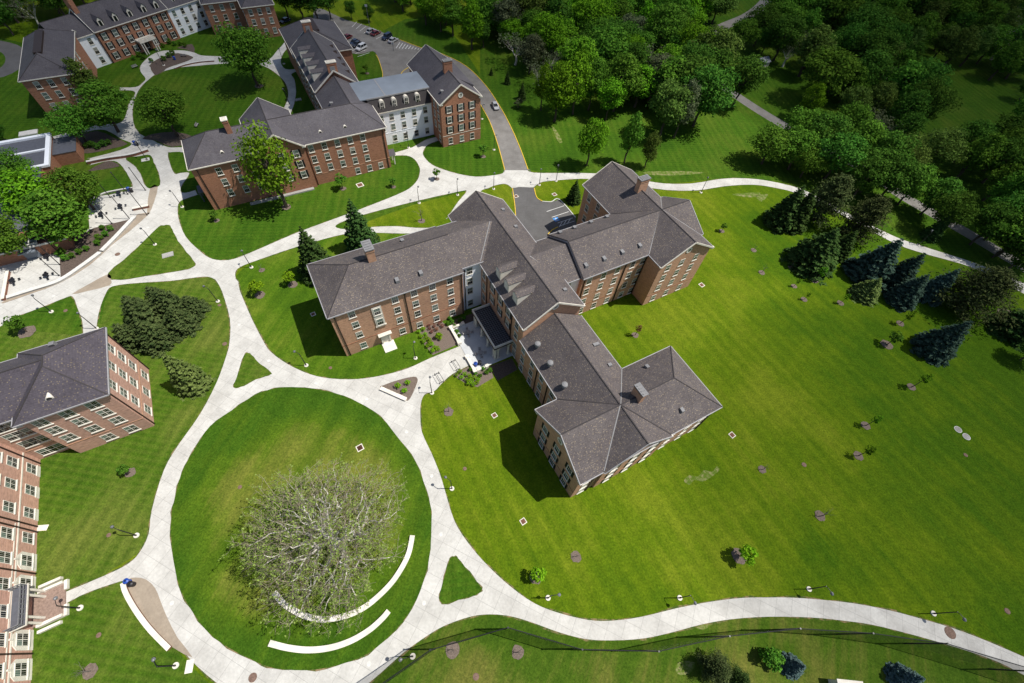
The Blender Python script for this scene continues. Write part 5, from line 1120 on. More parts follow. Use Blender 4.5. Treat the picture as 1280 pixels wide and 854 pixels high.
# the big bare sycamore on the round lawn
def crown_tree(H, R_, zc, rz, N_, fork, seed):
    """bare tree grown by joining points of the crown's volume to the nearest limb; limb thickness follows what it carries"""
    g = np.random.default_rng(seed); pts = []
    while len(pts) < N_:
        u = g.normal(0, 1, 3); u /= np.linalg.norm(u); f = g.uniform(0, 1) ** 0.42
        lob = 1 + 0.10 * math.sin(3 * math.atan2(u[1], u[0]) + 1) + 0.07 * math.sin(7 * math.atan2(u[1], u[0])) + 0.05 * g.normal()
        p = np.array([u[0] * R_ * f * lob, u[1] * R_ * f * lob, zc + u[2] * rz * f])
        if p[2] > 3.2 and not (p[2] < 6 and np.hypot(p[0], p[1]) < 3): pts.append(p)
    pts = np.array(pts); pts = pts[np.argsort(np.linalg.norm(pts - [0, 0, fork], axis=1))]
    nodes = np.zeros((N_ + 4, 3)); nodes[:4] = [[0, 0, -0.3], [0.1, 0, fork * .4], [0, 0.1, fork * .8], [0, 0, fork]]
    par = np.full(N_ + 4, -1); par[1:4] = [0, 1, 2]; plen = np.zeros(N_ + 4); plen[3] = 0; plen[:3] = 99
    for i, p in enumerate(pts):
        k = i + 4; dd = np.linalg.norm(nodes[3:k] - p, axis=1) + 0.42 * plen[3:k]; j = 3 + int(np.argmin(dd)); nodes[k] = p; par[k] = j; plen[k] = plen[j] + np.linalg.norm(p - nodes[j])
    area = np.zeros(N_ + 4); kids = np.zeros(N_ + 4, int)
    for k in range(N_ + 3, 0, -1):
        if kids[k] == 0: area[k] = 0.0235 ** 1.98
        area[par[k]] += area[k]; kids[par[k]] += 1
    rad = area ** (1 / 1.98); mb, tw = MB(), MB(); V = []
    for k in range(1, N_ + 4):
        j = par[k]; p, q = nodes[j], nodes[k]; L_ = np.linalg.norm(q - p); r1 = rad[k]; r0 = min(rad[j], r1 * 1.25)
        n = max(2, int(L_ / 1.1)) ; line = [tuple(p)]
        for s_ in range(1, n): t = s_ / n; line.append(tuple(p + (q - p) * t + g.normal(0, 0.07, 3) * L_ * 0.35 + np.array([0, 0, 0.05 * L_ * math.sin(PI * t)])))
        line.append(tuple(q)); m = len(line) - 1; rr = [r0 + (r1 - r0) * s_ / m for s_ in range(m + 1)]
        (mb if r1 > 0.05 else tw).tube(line, rr, 7 if r1 > 0.15 else 5 if r1 > 0.06 else 3, cap=False)
        if kids[k] == 0 or g.uniform() < 0.35:
            dr = (q - p) / max(L_, 1e-3)
            for _ in range(3):
                e = dr + g.normal(0, 0.6, 3) + [0, 0, 0.15]; e = e / np.linalg.norm(e) * g.uniform(0.5, 1.35); md = q + e * .5 + g.normal(0, .06, 3)
                tw.tube([tuple(q), tuple(md), tuple(q + e)], [0.02, 0.016, 0.01], 3, cap=False)
                if g.uniform() < 0.6: V.append(leaf_quads(q + e * g.uniform(.5, 1.1) + g.normal(0, .12, (2, 3)), np.tile([0, 0, .6], (2, 1)), 0.15))
                if g.uniform() < 0.45: V.append(leaf_quads(q + e * g.uniform(.1, .9) + g.normal(0, .2, (3, 3)), np.tile([0, 0, .6], (3, 1)), 0.1))
    return dict(kind='bare_tree', trunk=mb.mesh('trunk', ['bark_pale']), twigs=tw.mesh('twigs', ['twig']), crown=quads_mesh('crown', np.concatenate(V), 'leaf_bud'), H=H)
SYC = crown_tree(19.5, 11.0, 9.8, 9.2, 3100, 2.6, 12)
sx_, sy_ = G(428, 684); plant(SYC, (sx_, sy_), 19.5, 'huge bare pale limbed tree with sparse buds on the round lawn', 1.0, rot=0.6)

def tp(kind, base, top, label, wide=1.0, mat=None, group=None, h=None, **k):
    g = G(*base); return plant(kind, g, h or hgt(base, top), label, wide, mat, group, **k)
# named single trees
tp(HALL_TREE, (358, 259), (324, 143), 'bright green tall tree leaning over the brick hall front', 0.88, 'leaf_spring')
tp(BT[2], (323, 108), (298, 30), 'large green tree at the edge of the north quad lawn', 1.15, 'leaf_mid')
tp(BT[0], (222, 170), (208, 102), 'rounded dark tree at the plaza end of the quad lawn', 1.3, 'leaf_mid')
tp(BT[1], (148, 165), (118, 95), 'broad green tree beside the walk in front of the far hall', 1.5, 'leaf_mid')
tp(BT[3], (128, 135), (100, 55), 'pale feathery tree overlapping the far hall corner', 1.0, 'leaf_olive')
tp(BT[2], (108, 178), (95, 118), 'dense tree between flat roof building and far hall', 1.35, 'leaf_mid')
tp(BT[4], (62, 272), (30, 185), 'big leafy tree over the flat roof, leftmost', 1.75, 'leaf_bright')
tp(BT[4], (98, 300), (72, 205), 'big leafy tree over the mulch bed by the plaza', 1.55, 'leaf_mid')
tp(BT[1], (118, 262), (100, 190), 'leafy tree over the upper plaza edge', 1.3, 'leaf_mid')
tp(BT[0], (28, 325), (8, 235), 'leafy tree at the left edge above the brick entrance', 1.25, 'leaf_mid')
tp(BT[2], (30, 232), (8, 175), 'leafy tree over the white parapet at the left edge', 1.3, 'leaf_mid')
tp(BT[1], (8, 178), (-10, 140), 'dark tree at the left edge near flat roof', 0.9, 'leaf_dark')
tp(BIGS, (455, 312), (440, 246), 'dark green spruce, right one of the pair by the forked walk', 0.95, 'needle_green')
tp(BIGS, (400, 342), (383, 278), 'dark green spruce, left one of the pair by the forked walk', 1.0, 'needle_green')
tp(SPREAD, (205, 408), (188, 335), 'wide spreading dark conifer beside the walk and the west hall', 0.95, None, h=9.2)
tp(SPR[1], (246, 482), (203, 437), 'light green spruce on the west lawn with pointed tip', 0.8, 'needle_light')
for base, top, w, m, P_, lb in (((972, 280), (989, 218), 1.0, 'needle_green', SPR[0], 'slim dark spruce, first on the left of the row below the path'), ((987, 283), (1015, 229), 0.95, 'needle_green', SPR[2], 'slim dark spruce, second in the row below the path'),
        ((1010, 330), (1022, 262), 1.35, 'needle_green', SPR[1], 'wide dark evergreen at the lawn edge left of the blue spruces'), ((1045, 318), (1055, 272), 1.0, 'needle_green', SPR[1], 'shorter dark evergreen behind the wide evergreen'),
        ((1017, 275), (1052, 212), 1.0, 'needle_olive', PIN[0], 'tall loose pine rising behind the path'), ((1060, 298), (1096, 236), 1.0, 'needle_olive', PIN[0], 'loose light pine right of the tall pine'),
        ((1080, 345), (1114, 282), 1.15, 'needle_blue', SPR[0], 'blue spruce with brown top, first of the blue group'), ((1113, 355), (1150, 308), 1.1, 'needle_blue', SPR[2], 'blue spruce, upper middle of the blue group'),
        ((1122, 376), (1156, 335), 1.1, 'needle_blue', SPR[0], 'blue spruce nearest the lawn in the blue group'), ((1157, 370), (1193, 327), 1.1, 'needle_blue', SPR[2], 'blue spruce, last on the right of the blue group'),
        ((1078, 370), (1097, 342), 1.35, 'needle_light', SPR[1], 'small green spruce in front of the blue group'), ((1197, 386), (1245, 316), 1.25, 'needle_olive', PIN[1], 'big dark spreading pine beyond the blue spruces'),
        ((1160, 438), (1211, 394), 1.05, 'needle_blue', SPR[0], 'lone blue spruce on the lawn at the right'), ((1160, 297), (1194, 262), 0.85, 'needle_green', SPR[2], 'narrow dark spruce beside the path under a round tree'),
        ((1262, 415), (1305, 372), 1.5, 'needle_green', SPR[1], 'dark spruce at the right edge above the mulch')):
    tp(P_, base, top, lb, w * 1.22, m)
tp(BT[2], (1163, 291), (1195, 226), 'round dark tree between path and service road at the right', 1.0, 'leaf_dark')
tp(BT[0], (1240, 322), (1275, 262), 'dark tree at the right edge above the path', 0.95, 'leaf_dark')
tp(BT[1], (1275, 335), (1310, 280), 'dark tree cut by the right edge by the path', 1.0, 'leaf_dark')
tp(BT[0], (1275, 450), (1300, 395), 'dark tree cut by the right edge over the lawn', 1.2, 'leaf_dark')
for base, top, w, m, k, lb in (((733, 207), (742, 146), 0.85, 'leaf_bright', 1, 'bright green tree behind the far gable, left of three'), ((780, 204), (790, 134), 0.7, 'leaf_mid', 3, 'slender green tree behind the far gable, middle of three'), ((806, 209), (812, 158), 0.75, 'leaf_olive', 4, 'pale green tree behind the far gable, right of three'),
        ((693, 152), (688, 70), 0.95, 'leaf_bright', 4, 'sunlit tree with pale trunk, leftmost of the sunny clump'), ((676, 138), (672, 75), 0.7, 'leaf_bright', 3, 'slim sunlit tree at the left side of the sunny clump'), ((716, 143), (712, 60), 0.85, 'leaf_bright', 1, 'tall sunlit tree in the middle of the sunny clump'), ((757, 150), (757, 95), 0.95, 'leaf_bright', 0, 'sunlit tree with leaning trunk, right end of the sunny clump'), ((735, 138), (737, 70), 0.85, 'leaf_mid', 1, 'green tree behind the sunny clump'),
        ((825, 170), (832, 95), 1.0, 'leaf_olive', 0, 'yellow green tree in front of the dark wood'), ((842, 172), (858, 90), 0.75, 'leaf_grey', 3, 'silvery leaved tree beside the yellow green tree'), ((866, 158), (885, 78), 1.1, 'leaf_dark', 2, 'dark tree with leaning trunk left of service road'), ((915, 135), (925, 60), 1.0, 'leaf_dark', 0, 'dark spreading tree over the service road'),
        ((952, 205), (955, 150), 1.5, 'leaf_mid', 2, 'low bushy tree at the lawn edge above the path'), ((985, 212), (993, 150), 1.35, 'leaf_mid', 1, 'leafy tree below the service road, left one'), ((1030, 224), (1048, 155), 1.3, 'leaf_dark', 0, 'dark tree below the service road, middle one'), ((1075, 240), (1100, 178), 1.3, 'leaf_dark', 2, 'dark tree below the service road, right one'), ((1000, 150), (1005, 90), 0.9, 'leaf_bright', 1, 'bright tree above the bend of the service road'), ((1045, 180), (1060, 115), 1.0, 'leaf_mid', 0, 'mid green tree above the service road'),
        ((1108, 222), (1135, 160), 1.1, 'leaf_olive', 2, 'large olive tree at the edge of the dark wood'), ((1150, 215), (1180, 150), 1.15, 'leaf_olive', 2, 'large olive tree right of the other olive tree')):
    tp(BT[k], base, top, lb, w, m)
for base, h, w, m, k, lb in (((985, 187), 13, 1.1, 'leaf_mid', 2, 'leafy tree just below the service road bend, first of a loose row'), ((1012, 200), 15, 1.1, 'leaf_dark', 0, 'leafy tree below the service road, second of a loose row'), ((1048, 210), 16, 1.15, 'leaf_mid', 1, 'leafy tree below the service road, third of a loose row'), ((1082, 222), 15, 1.1, 'leaf_dark', 2, 'leafy tree below the service road, fourth of a loose row'), ((1065, 248), 13, 1.1, 'leaf_dark', 1, 'dark tree close behind the tall pine'), ((1098, 250), 14, 1.2, 'leaf_dark', 0, 'dark tree behind the loose light pine'), ((1000, 222), 9, 1.25, 'leaf_mid', 2, 'low tree at the path side behind the slim spruces'), ((1230, 300), 14, 1.15, 'leaf_dark', 2, 'dark tree between service road and path near the right edge'), ((1255, 340), 12, 1.2, 'leaf_dark', 1, 'dark tree by the path fork at the right edge'), ((1122, 256), 13, 1.1, 'leaf_mid', 1, 'leafy tree at the foot of the tall road light'), ((1212, 306), 13, 1.1, 'leaf_dark', 0, 'dark tree on the path side of the service road, far right'), ((1150, 268), 12, 1.2, 'leaf_dark', 1, 'dark tree on the path side of the service road, right of the road light'), ((1245, 320), 14, 1.3, 'leaf_mid', 2, 'broad tree on the path side of the service road near the right edge'), ((918, 68), 13, 1.2, 'leaf_mid', 0, 'leafy tree beside the upper road, left of the pale shed'), ((942, 58), 15, 1.2, 'leaf_dark', 2, 'dark tree beside the upper road, above the pale shed'), ((966, 76), 16, 1.25, 'leaf_dark', 0, 'big dark tree right of the pale shed'), ((895, 82), 12, 1.1, 'leaf_olive', 1, 'olive tree at the lower side of the upper road')):
    plant(BT[k], G(*base), h, lb, w, m)
for base, top, lb in (((652, 124), (655, 102), 'tiny dark spruce on the verge beside the wood, right one'), ((614, 94), (615, 84), 'tiny dark spruce on the verge beside the wood, left one'), ((634, 105), (636, 88), 'tiny dark spruce on the verge, middle one')): tp(SPR[1], base, top, lb, 0.9, 'needle_green')
tp(SPR[1], (716, 252), (717, 223), 'small dark spruce in the grass by the parking bay', 0.95, 'needle_green')
tp(BALL, (648, 135), (648, 124), 'small pale bush at the wood edge', 1.0, 'leaf_grey', name='bush', cat='bush')
tp(BT[1], (462, 28), (460, 4), 'round green tree beside the parking court, left', 1.1, 'leaf_dark'); tp(BT[0], (440, 24), (436, 0), 'dark tree at the far end of the parking court', 1.0, 'leaf_dark')
for base, h, w, m, lb in (((398, 30), 15, 1.1, 'leaf_dark', 'dark tree behind the dormered hall, right'), ((380, 28), 15, 1.1, 'leaf_dark', 'dark tree behind the dormered hall, middle'), ((360, 22), 14, 1.0, 'leaf_dark', 'dark tree behind the dormered hall, left'), ((414, 24), 13, 1.0, 'leaf_dark', 'dark tree beside the parking court entrance')):
    plant(random.choice(BT[:3]), G(*base), h, lb, w, m)

# the wood: every tree its own object, labelled by row and position
def inside(p, poly):
    c = False; n = len(poly)
    for i in range(n):
        a, b = poly[i], poly[i - 1]
        if (a[1] > p[1]) != (b[1] > p[1]) and p[0] < (b[0] - a[0]) * (p[1] - a[1]) / (b[1] - a[1]) + a[0]: c = not c
    return c
WOODS = [('west wood', [(478, -3), (500, 14), (535, 40), (570, 58), (612, 74), (645, 96), (676, 118), (700, 128), (745, 130), (790, 150), (812, 158), (845, 150), (868, 140), (892, 124), (884, 100), (868, 72), (850, 62), (890, 36), (925, 14), (935, -3)], 9.4, ['leaf_dark', 'leaf_mid', 'leaf_bright', 'leaf_mid', 'leaf_olive', 'leaf_bright', 'leaf_grey', 'leaf_spring']),
         ('east wood', [(985, 92), (1005, 128), (1040, 165), (1090, 205), (1112, 205), (1138, 170), (1130, 120), (1150, 92), (1200, 85), (1245, 110), (1275, 160), (1240, 190), (1190, 200), (1180, 225), (1215, 262), (1262, 298), (1310, 310), (1310, -3), (978, -3), (962, 20), (948, 50), (950, 80)], 10.4, ['leaf_dark', 'leaf_dark', 'leaf_mid', 'leaf_mid', 'leaf_olive']),
         ('northwest wood', [(-30, 60), (0, 52), (25, 44), (60, 48), (85, 28), (100, 18), (190, -3), (-30, -3)], 10.0, ['leaf_dark', 'leaf_dark', 'leaf_mid'])]
TONE = {'leaf_dark': 'dark green', 'leaf_mid': 'mid green', 'leaf_olive': 'olive green', 'leaf_bright': 'bright green', 'leaf_grey': 'grey green', 'leaf_spring': 'yellow green'}
def ordn(i): return '%d%s' % (i, {1: 'st', 2: 'nd', 3: 'rd'}.get(i % 10 if i not in (11, 12, 13) else 0, 'th'))
rw_ = random.Random(23)
for wn, poly, sp, tones in WOODS:
    wpoly = [G(*p) for p in poly]; xs = [p[0] for p in wpoly]; ys = [p[1] for p in wpoly]; pts = []
    y = min(ys); row = 0
    while y < max(ys):
        x = min(xs) + (row % 2) * sp / 2; step = sp * (1 + 0.25 * max(0, (y - 180) / 100))
        while x < max(xs):
            q = (x + rw_.uniform(-.33, .33) * sp, y + rw_.uniform(-.33, .33) * sp)
            if inside(q, wpoly): pts.append((q, row))
            x += step
        y += step * 0.95; row += 1
    rows = {}
    for q, r_ in pts: rows.setdefault(r_, []).append(q)
    for ri, r_ in enumerate(sorted(rows)):
        row_pts = sorted(rows[r_], key=lambda q: Pp(q[0], q[1], 8)[0])
        for i, q in enumerate(row_pts):
            m = rw_.choice(tones); h = rw_.uniform(12.5, 19)
            k_ = rw_.random(); gp = GREY if k_ < 0.09 else None; h = h * (0.8 if k_ > 0.8 else 1.0)
            P_ = gp or rw_.choice(BT)
            lab = '%s tree, %s from the left in the %s row of the %s' % ('bare grey' if gp else TONE[m] + ' leafy', ordn(i + 1), ordn(ri + 1), wn)
            plant(P_, q, h, lab, rw_.uniform(0.98, 1.5), None if gp else m, 'trees of the ' + wn, rot=rw_.uniform(0, 6.28))
# saplings in mulch rings
def mulch(px, r_, seed=0, mat='mulch_pale'):
    rr = random.Random(hash(px) % 1000); x, y = G(*px); sheet('mulch_ring', [(x + r_ * rr.uniform(.88, 1.1) * math.cos(2 * PI * k / 18), y + r_ * rr.uniform(.88, 1.1) * math.sin(2 * PI * k / 18)) for k in range(18)], 0.06, mat)
SAP = [((720, 696), 'b', 3.0, 0.9, 'bare sapling in a mulch ring in the middle of the lower lawn'), ((1025, 645), 'b', 5.0, 0.95, 'bare sapling with long side branch on the lower east lawn'), ((952.5, 587), 'b', 3.5, 0.8, 'bare sapling in a mulch ring below the southeast roof corner'), ((561, 515), 'b', 4.5, 0.95, 'bare sapling in a mulch ring beside the walk and hall'), ((566, 812.5), 'b', 3.8, 1.05, 'bare sapling in a mulch ring under the netting'), ((647, 815), 'b', 3.8, 0.9, 'staked bare sapling in a mulch ring below the netting'), ((113, 839), 'b', 4.5, 0.95, 'bare sapling in a mulch ring at bottom left'), ((327.5, 338), 'b', 3.0, 0.7, 'thin bare sapling by the forked walk'), ((527, 276.5), 'b', 7.0, 0.95, 'tall thin bare sapling between the forked walks'), ((942, 313), 'b', 3.0, 0.75, 'bare sapling on the upper east lawn, left one'), ((952, 341), 'b', 4.0, 0.85, 'bare sapling on the upper east lawn, right one'), ((988, 334), 'b', 2.6, 0.7, 'small bare sapling left of the leafy row by the evergreens'),
       ((1018, 351), 's', 5.2, 0.95, 'leafy pale sapling at the top of the lawn row'), ((992.5, 358), 's', 2.8, 0.75, 'small leafy sapling, second in the lawn row'), ((1005, 374.5), 's', 2.8, 0.8, 'small leafy sapling, third in the lawn row'), ((1050.5, 379), 's', 3.6, 0.85, 'leafy sapling left of the blue spruces'), ((1125, 404.5), 's', 4.6, 0.9, 'leafy sapling between the blue spruces and the lone spruce'), ((1108, 431), 'l', 4.6, 1.35, 'leafy sapling in a wide mulch ring left of the lone spruce'), ((1139, 484), 's', 5.6, 0.95, 'leafy pale sapling alone on the east lawn'), ((1082, 532), 's', 4.6, 0.95, 'leafy sapling, upper of two in the middle of the east lawn'), ((1073, 570), 's', 4.8, 0.95, 'leafy sapling, lower of two in the middle of the east lawn'), ((902, 289), 'l', 2.8, 0.8, 'small leafy sapling on the lawn by the northeast gable'), ((794, 419), 'n', 4.0, 0.8, 'brown leaved sapling in the lawn behind the hall'),
       ((670, 722), 'y', 3.8, 1.0, 'bright lime sapling near the curve of the walk'), ((924, 695), 'y', 4.6, 1.3, 'bright lime sapling in mulch on the lower east lawn'), ((366, 356), 'y', 4.2, 1.1, 'bright lime tree under the left spruce'), ((325, 369), 'y', 4.6, 1.1, 'bright lime tree beside the neck of the walk'), ((34, 415), 'l', 5.0, 1.6, 'leafy small tree in the lower left lawn by the roof'), ((429, 236), 'l', 5.0, 0.9, 'small green tree in front of the brick hall, left'), ((492, 234), 'l', 3.2, 0.7, 'small green tree in front of the brick hall, right'), ((546, 224), 'l', 3.6, 0.8, 'small tree in the grass wedge at the junction'), ((271, 276), 'l', 3.4, 0.7, 'small tree at the left end of the hall lawn'), ((163, 591), 'l', 3.0, 0.9, 'small bright tree alone on the west lawn'), ((604, 196), 'l', 4.2, 0.8, 'small tree on the grass below the gabled block'), ((459, 92), 'l', 3.4, 0.8, 'small tree on the grass by the parking court')]
for px, k, h, mr, lb in SAP:
    mulch(px, mr)
    x, y = G(*px)
    if k == 'b': plant(random.choice(BARE), (x, y), h, lb, 1.0)
    else: plant({'s': SMALL2, 'l': SMALL, 'n': SMALL2, 'y': SMALL}[k], (x, y), h, lb, {'s': 0.85, 'l': 1.1, 'n': 0.9, 'y': 1.15}[k], {'s': 'leaf_bright', 'l': 'leaf_mid', 'n': 'leaf_brown', 'y': 'leaf_lime'}[k])
mulch((217, 174), 2.4, mat='mulch'); mulch((358, 259), 1.2); mulch((324, 108), 1.4); mulch((1262, 397), 3.0)
# shrubs at the lower edge
for px, P_, h, w, m, lb in (((958, 822), BUSH, 3.0, 0.95, 'leaf_mid', 'round green shrub left of the blue spruce, bottom'), ((986, 832), SPR[0], 4.2, 1.3, 'needle_steel', 'small blue spruce beside the green shrub, bottom'), ((1122, 846), SPR[0], 5.0, 1.25, 'needle_steel', 'small blue spruce near the bottom edge, right one'), ((885, 833), PIN[0], 6, 1.1, 'needle_olive', 'dark loose pine at the bottom edge'), ((915, 848), PIN[0], 4.5, 1.1, 'needle_green', 'low dark pine right of the loose pine, bottom edge')):
    plant(P_, G(*px), h, lb, w, m, name='shrub' if P_ is BUSH else None, cat='shrub' if P_ is BUSH else 'tree')
def shrubs(pts, h, mat, group, label, P_=BALL, w=1.0):
    for px in pts: plant(P_, G(*px), h * random.uniform(.85, 1.15), label, w, mat, group, name='shrub', cat='shrub')
shrubs([(524, 416), (529, 413), (527, 422), (532, 419), (530, 428), (536, 426), (535, 434), (540, 432), (541, 440), (547, 438), (533, 423), (538, 430), (544, 436)], 1.0, 'leaf_lime', 'shrubs in the bed left of the patio walk', 'small round bright shrub in the bed left of the patio walk')
shrubs([(537, 412), (543, 409), (549, 406), (546, 413), (540, 416), (553, 409), (551, 403), (536, 408)], 0.8, 'flower_red', 'red flowering shrubs by the wall', 'low red flowering shrub under the hall windows')
shrubs([(571, 470), (575, 466), (577, 473), (581, 469), (583, 476), (587, 472), (589, 478), (593, 474), (596, 480), (586, 480), (592, 482), (598, 476)], 1.0, 'leaf_lime', 'shrubs in the bed right of the patio walk', 'small round bright shrub in the bed below the patio')
shrubs([(588, 463), (594, 468), (600, 471), (608, 467), (604, 462), (612, 464)], 0.9, 'leaf_mid', 'leafy plants below the patio wall', 'leafy green plant along the patio wall', BUSH)
shrubs([(560, 406), (565, 404), (562, 399), (568, 410), (571, 416), (574, 421), (575, 403), (580, 399)], 0.9, 'leaf_mid', 'leafy plants by the wall', 'leafy green plant beside the white patio wall', BUSH)
shrubs([(549, 423)], 1.8, 'leaf_lime', 'bush in bed', 'bright yellow green bush in the patio bed', BUSH, 0.85)
shrubs([(498, 484), (510, 480), (506, 490)], 1.1, 'leaf_lime', 'shrubs in the triangular bed', 'bright round shrub in the triangular bed')
shrubs([(130, 287), (140, 288), (134, 295), (126, 300), (124, 306), (110, 313), (101, 317), (92, 322), (84, 325), (80, 318), (81, 310), (76, 320)], 1.5, 'leaf_mid', 'shrubs in the mulch bed', 'green shrub in the dark mulch bed by the plaza', BUSH, 0.9)
shrubs([(110, 185), (117, 184), (124, 186), (131, 183), (137, 181)], 1.6, 'leaf_dark', 'shrubs by the upper bed', 'dark shrub in the upper mulch bed', BUSH)
shrubs([(168, 75), (175, 71), (180, 74), (205, 59), (213, 55), (219, 57), (190, 78), (206, 76), (212, 72), (226, 57), (232, 59), (217, 69)], 1.4, 'leaf_mid', 'shrubs at the far porch', 'green shrub by the white porch of the far hall', BUSH)
# ------------------------------------------------------------------ street lamps
def lamp_proto():
    t = thing('street_lamp', 'lamp', 'lamp')
    mb = MB(); mb.tube([(0, 0, 0), (0, 0, 0.16)], [0.42, 0.40], 16); mb.build('base', 'stone_white', t)
    mb = MB(); mb.tube([(0, 0, 0.1), (0, 0, 0.6), (0, 0, 0.62), (0, 0, 4.5)], [0.13, 0.12, 0.085, 0.065], 8); mb.build('pole', 'black_metal', t)
    mb = MB(); mb.tube([(0, 0, 4.3), (0.25, 0, 4.55), (0.95, 0, 4.6)], [0.05, 0.045, 0.045], 6); mb.build('arm', 'black_metal', t)
    mb = MB(); mb.tube([(0.85, 0, 4.62), (1.0, 0, 4.6), (1.15, 0, 4.45), (1.18, 0, 4.38)], [0.1, 0.2, 0.26, 0.24], 10); mb.build('lamp_head', 'lamp_grey', t)
    return t
LP = lamp_proto()
LAMPS = [((228, 259), 150, 'by the small door porch of the brick hall'), ((194, 306), 150, 'at the top of the triangular lawn'), ((64.5, 390), 140, 'on the lower left lawn along the arc walk'), ((272.5, 377), 160, 'on the conifer lawn near the neck of the walk'), ((314.5, 334.5), 130, 'at the corner of the forked walk above the lime tree'), ((121, 411), 150, 'beside the path behind the west hall roof'),
         ((383, 457), 160, 'on the grass by the ring walk west of the main hall'), ((519.5, 448), 90, 'on the grass in front of the side porch'), ((540, 491.5), 100, 'by the shrub bed and the triangular planter'), ((565, 611), 150, 'on the east side of the ring walk'), ((171, 669.5), 165, 'on the west lawn by the ring walk'), ((100.5, 760), 130, 'beside the walk to the west hall porch'), ((220, 832), 140, 'by the cream slab at bottom left'), ((516, 820.5), 200, 'under the netting at the bottom of the ring walk'), ((685, 747.5), 10, 'at the bend of the long curved walk'), ((849.5, 747.5), -60, 'on the lawn edge above the curved walk, middle'), ((1011, 736.5), -60, 'on the lawn edge above the curved walk, right of middle'), ((1166.5, 767), -60, 'on the lawn edge above the curved walk, far right'),
         ((524, 254), 90, 'between the two forked walks'), ((617, 236.5), 90, 'on the grass wedge at the drive entrance'), ((572, 244), 90, 'at the tip of the lawn by the junction'), ((674, 231.5), 90, 'on the grass by the yellow kerb of the drive'), ((695, 226.5), 90, 'on the grass edge under the east walk'), ((876, 241), 70, 'on the lawn beside the east walk'), ((617.5, 187.5), 60, 'on the grass beside the road curve'), ((602.5, 149), 60, 'at the corner of the gabled block by the road'), ((511, 185), 100, 'in front of the white mansard link'), ((335, 75), 120, 'at the north quad path fork'), ((355, 80), 120, 'near the dormered hall at the quad path'), ((205, 82), 120, 'by the oval bed of the far hall'), ((184, 200), 140, 'at the small leaf shaped lawn'), ((1147.5, 306.5), 60, 'beside the path among the blue spruces'), ((362, 131), 140, 'beside the quad path bend')]
for i, (px, a, lb) in enumerate(LAMPS):
    x, y = G(*px); full = 'black lamp post ' + lb
    if i == 0: LP.location = (x, y, 0); LP.rotation_euler = (0, 0, R(a)); o = LP; o['label'] = full
    else: o = copy_thing(LP, (x, y, 0), R(a), full)
    o['group'] = 'lamp posts along the walks'
# plain black poles round the plaza
def pole_thing(base, h, label, r0=0.1):
    x, y = G(*base); t = thing('light_pole', label, 'pole', (x, y, 0), 0, 'plaza poles')
    mb = MB(); mb.tube([(0, 0, 0), (0, 0, h)], [r0, r0 * 0.75], 8); mb.build('pole', 'black_metal', t)
    mb = MB(); mb.tube([(0, 0, 0), (0, 0, 0.08)], [0.22, 0.22], 10); mb.build('base', 'black_metal', t)
    mb = MB(); mb.tube([(0, 0, h), (0, 0, h + 0.12), (0, 0, h + 0.2)], [0.16, 0.16, 0.05], 8); mb.build('cap', 'black_metal', t)
for b, h, lb in (((74, 344.5), 5.6, 'tall black pole at the lower plaza corner by the mulch'), ((75, 331), 5.6, 'tall black pole at the lower plaza edge, middle'), ((74, 316), 5.6, 'tall black pole at the lower plaza edge, upper'), ((140, 279.5), 6.5, 'tall black pole at the bed edge of the upper plaza'), ((162.5, 274), 6.7, 'tall black pole where paver strip meets upper plaza'), ((184, 269), 6.9, 'tall black pole at the arc walk edge'), ((160, 243), 6.5, 'tall black pole by the bins on the upper plaza'), ((182, 238), 6.7, 'tall black pole beside the leaf shaped lawn'), ((138, 247), 6.3, 'tall black pole behind the upper plaza wall')): pole_thing(b, h, lb)
# tall road light in the east wood
x, y = G(1119, 248); t = thing('road_light', 'tall grey road light leaning over the service road', 'street light', (x, y, 0))
mb = MB(); mb.tube([(0, 0, 0), (0, 0, 8.6), (0.3, 0.2, 9.4), (1.6, 0.9, 9.9)], [0.11, 0.08, 0.06, 0.05], 7); mb.build('pole', 'lamp_grey', t)
mb = MB(); mb.box(1.4, 2.3, 0.7, 1.1, 9.82, 10.0); mb.build('lamp_head', 'lamp_grey', t)
for b, lb in (((492, 64), 'grey utility pole by the parking court'), ((462, 33), 'dark pole with sign at the parking court')):
    x, y = G(*b); t = thing('utility_pole', lb, 'pole', (x, y, 0)); h = 7.5 if b[0] == 462 else 3.0
    mb = MB(); mb.tube([(0, 0, 0), (0, 0, h)], [0.1, 0.08], 7); mb.build('pole', 'lamp_grey', t); mb = MB(); mb.box(-0.45, 0.45, -0.04, 0.04, h - 0.8, h); mb.build('sign_board', 'paint_white', t)

# ------------------------------------------------------------------ bins, racks, tables
def bin_(loc, mat, label, lid):
    t = thing('litter_bin', label, 'bin', (*loc, 0.03))
    mb = MB(); mb.tube([(0, 0, 0), (0, 0, 0.12), (0, 0, 1.0)], [0.3, 0.36, 0.38], 14); mb.build('body', mat, t)
    mb = MB(); mb.tube([(0, 0, 1.0), (0, 0, 1.06), (0, 0, 1.2)], [0.41, 0.41, 0.22], 14); l = mb.build('lid', lid, t)
    mb = MB(); mb.tube([(0, 0, 1.2), (0, 0, 1.215)], [0.13, 0.13], 10); mb.build('opening', 'rubber', l)
for px, pl in (((595, 457.5), 'on the patio corner'), ((163.5, 727.5), 'at the end of the curved paver bay'), ((163, 239), 'on the upper plaza'), ((170, 181), 'at the walk above the plaza')):
    g = G(*px); bin_((g[0] - 0.1, g[1]), 'blue_bin', 'round blue recycling bin ' + pl, 'blue_bin'); bin_((g[0] + 0.85 * _c, g[1] + 0.85 * _s * (1 if px[0] > 500 else -0.6)), 'black_metal', 'black litter bin beside the blue one ' + pl, 'black_metal')
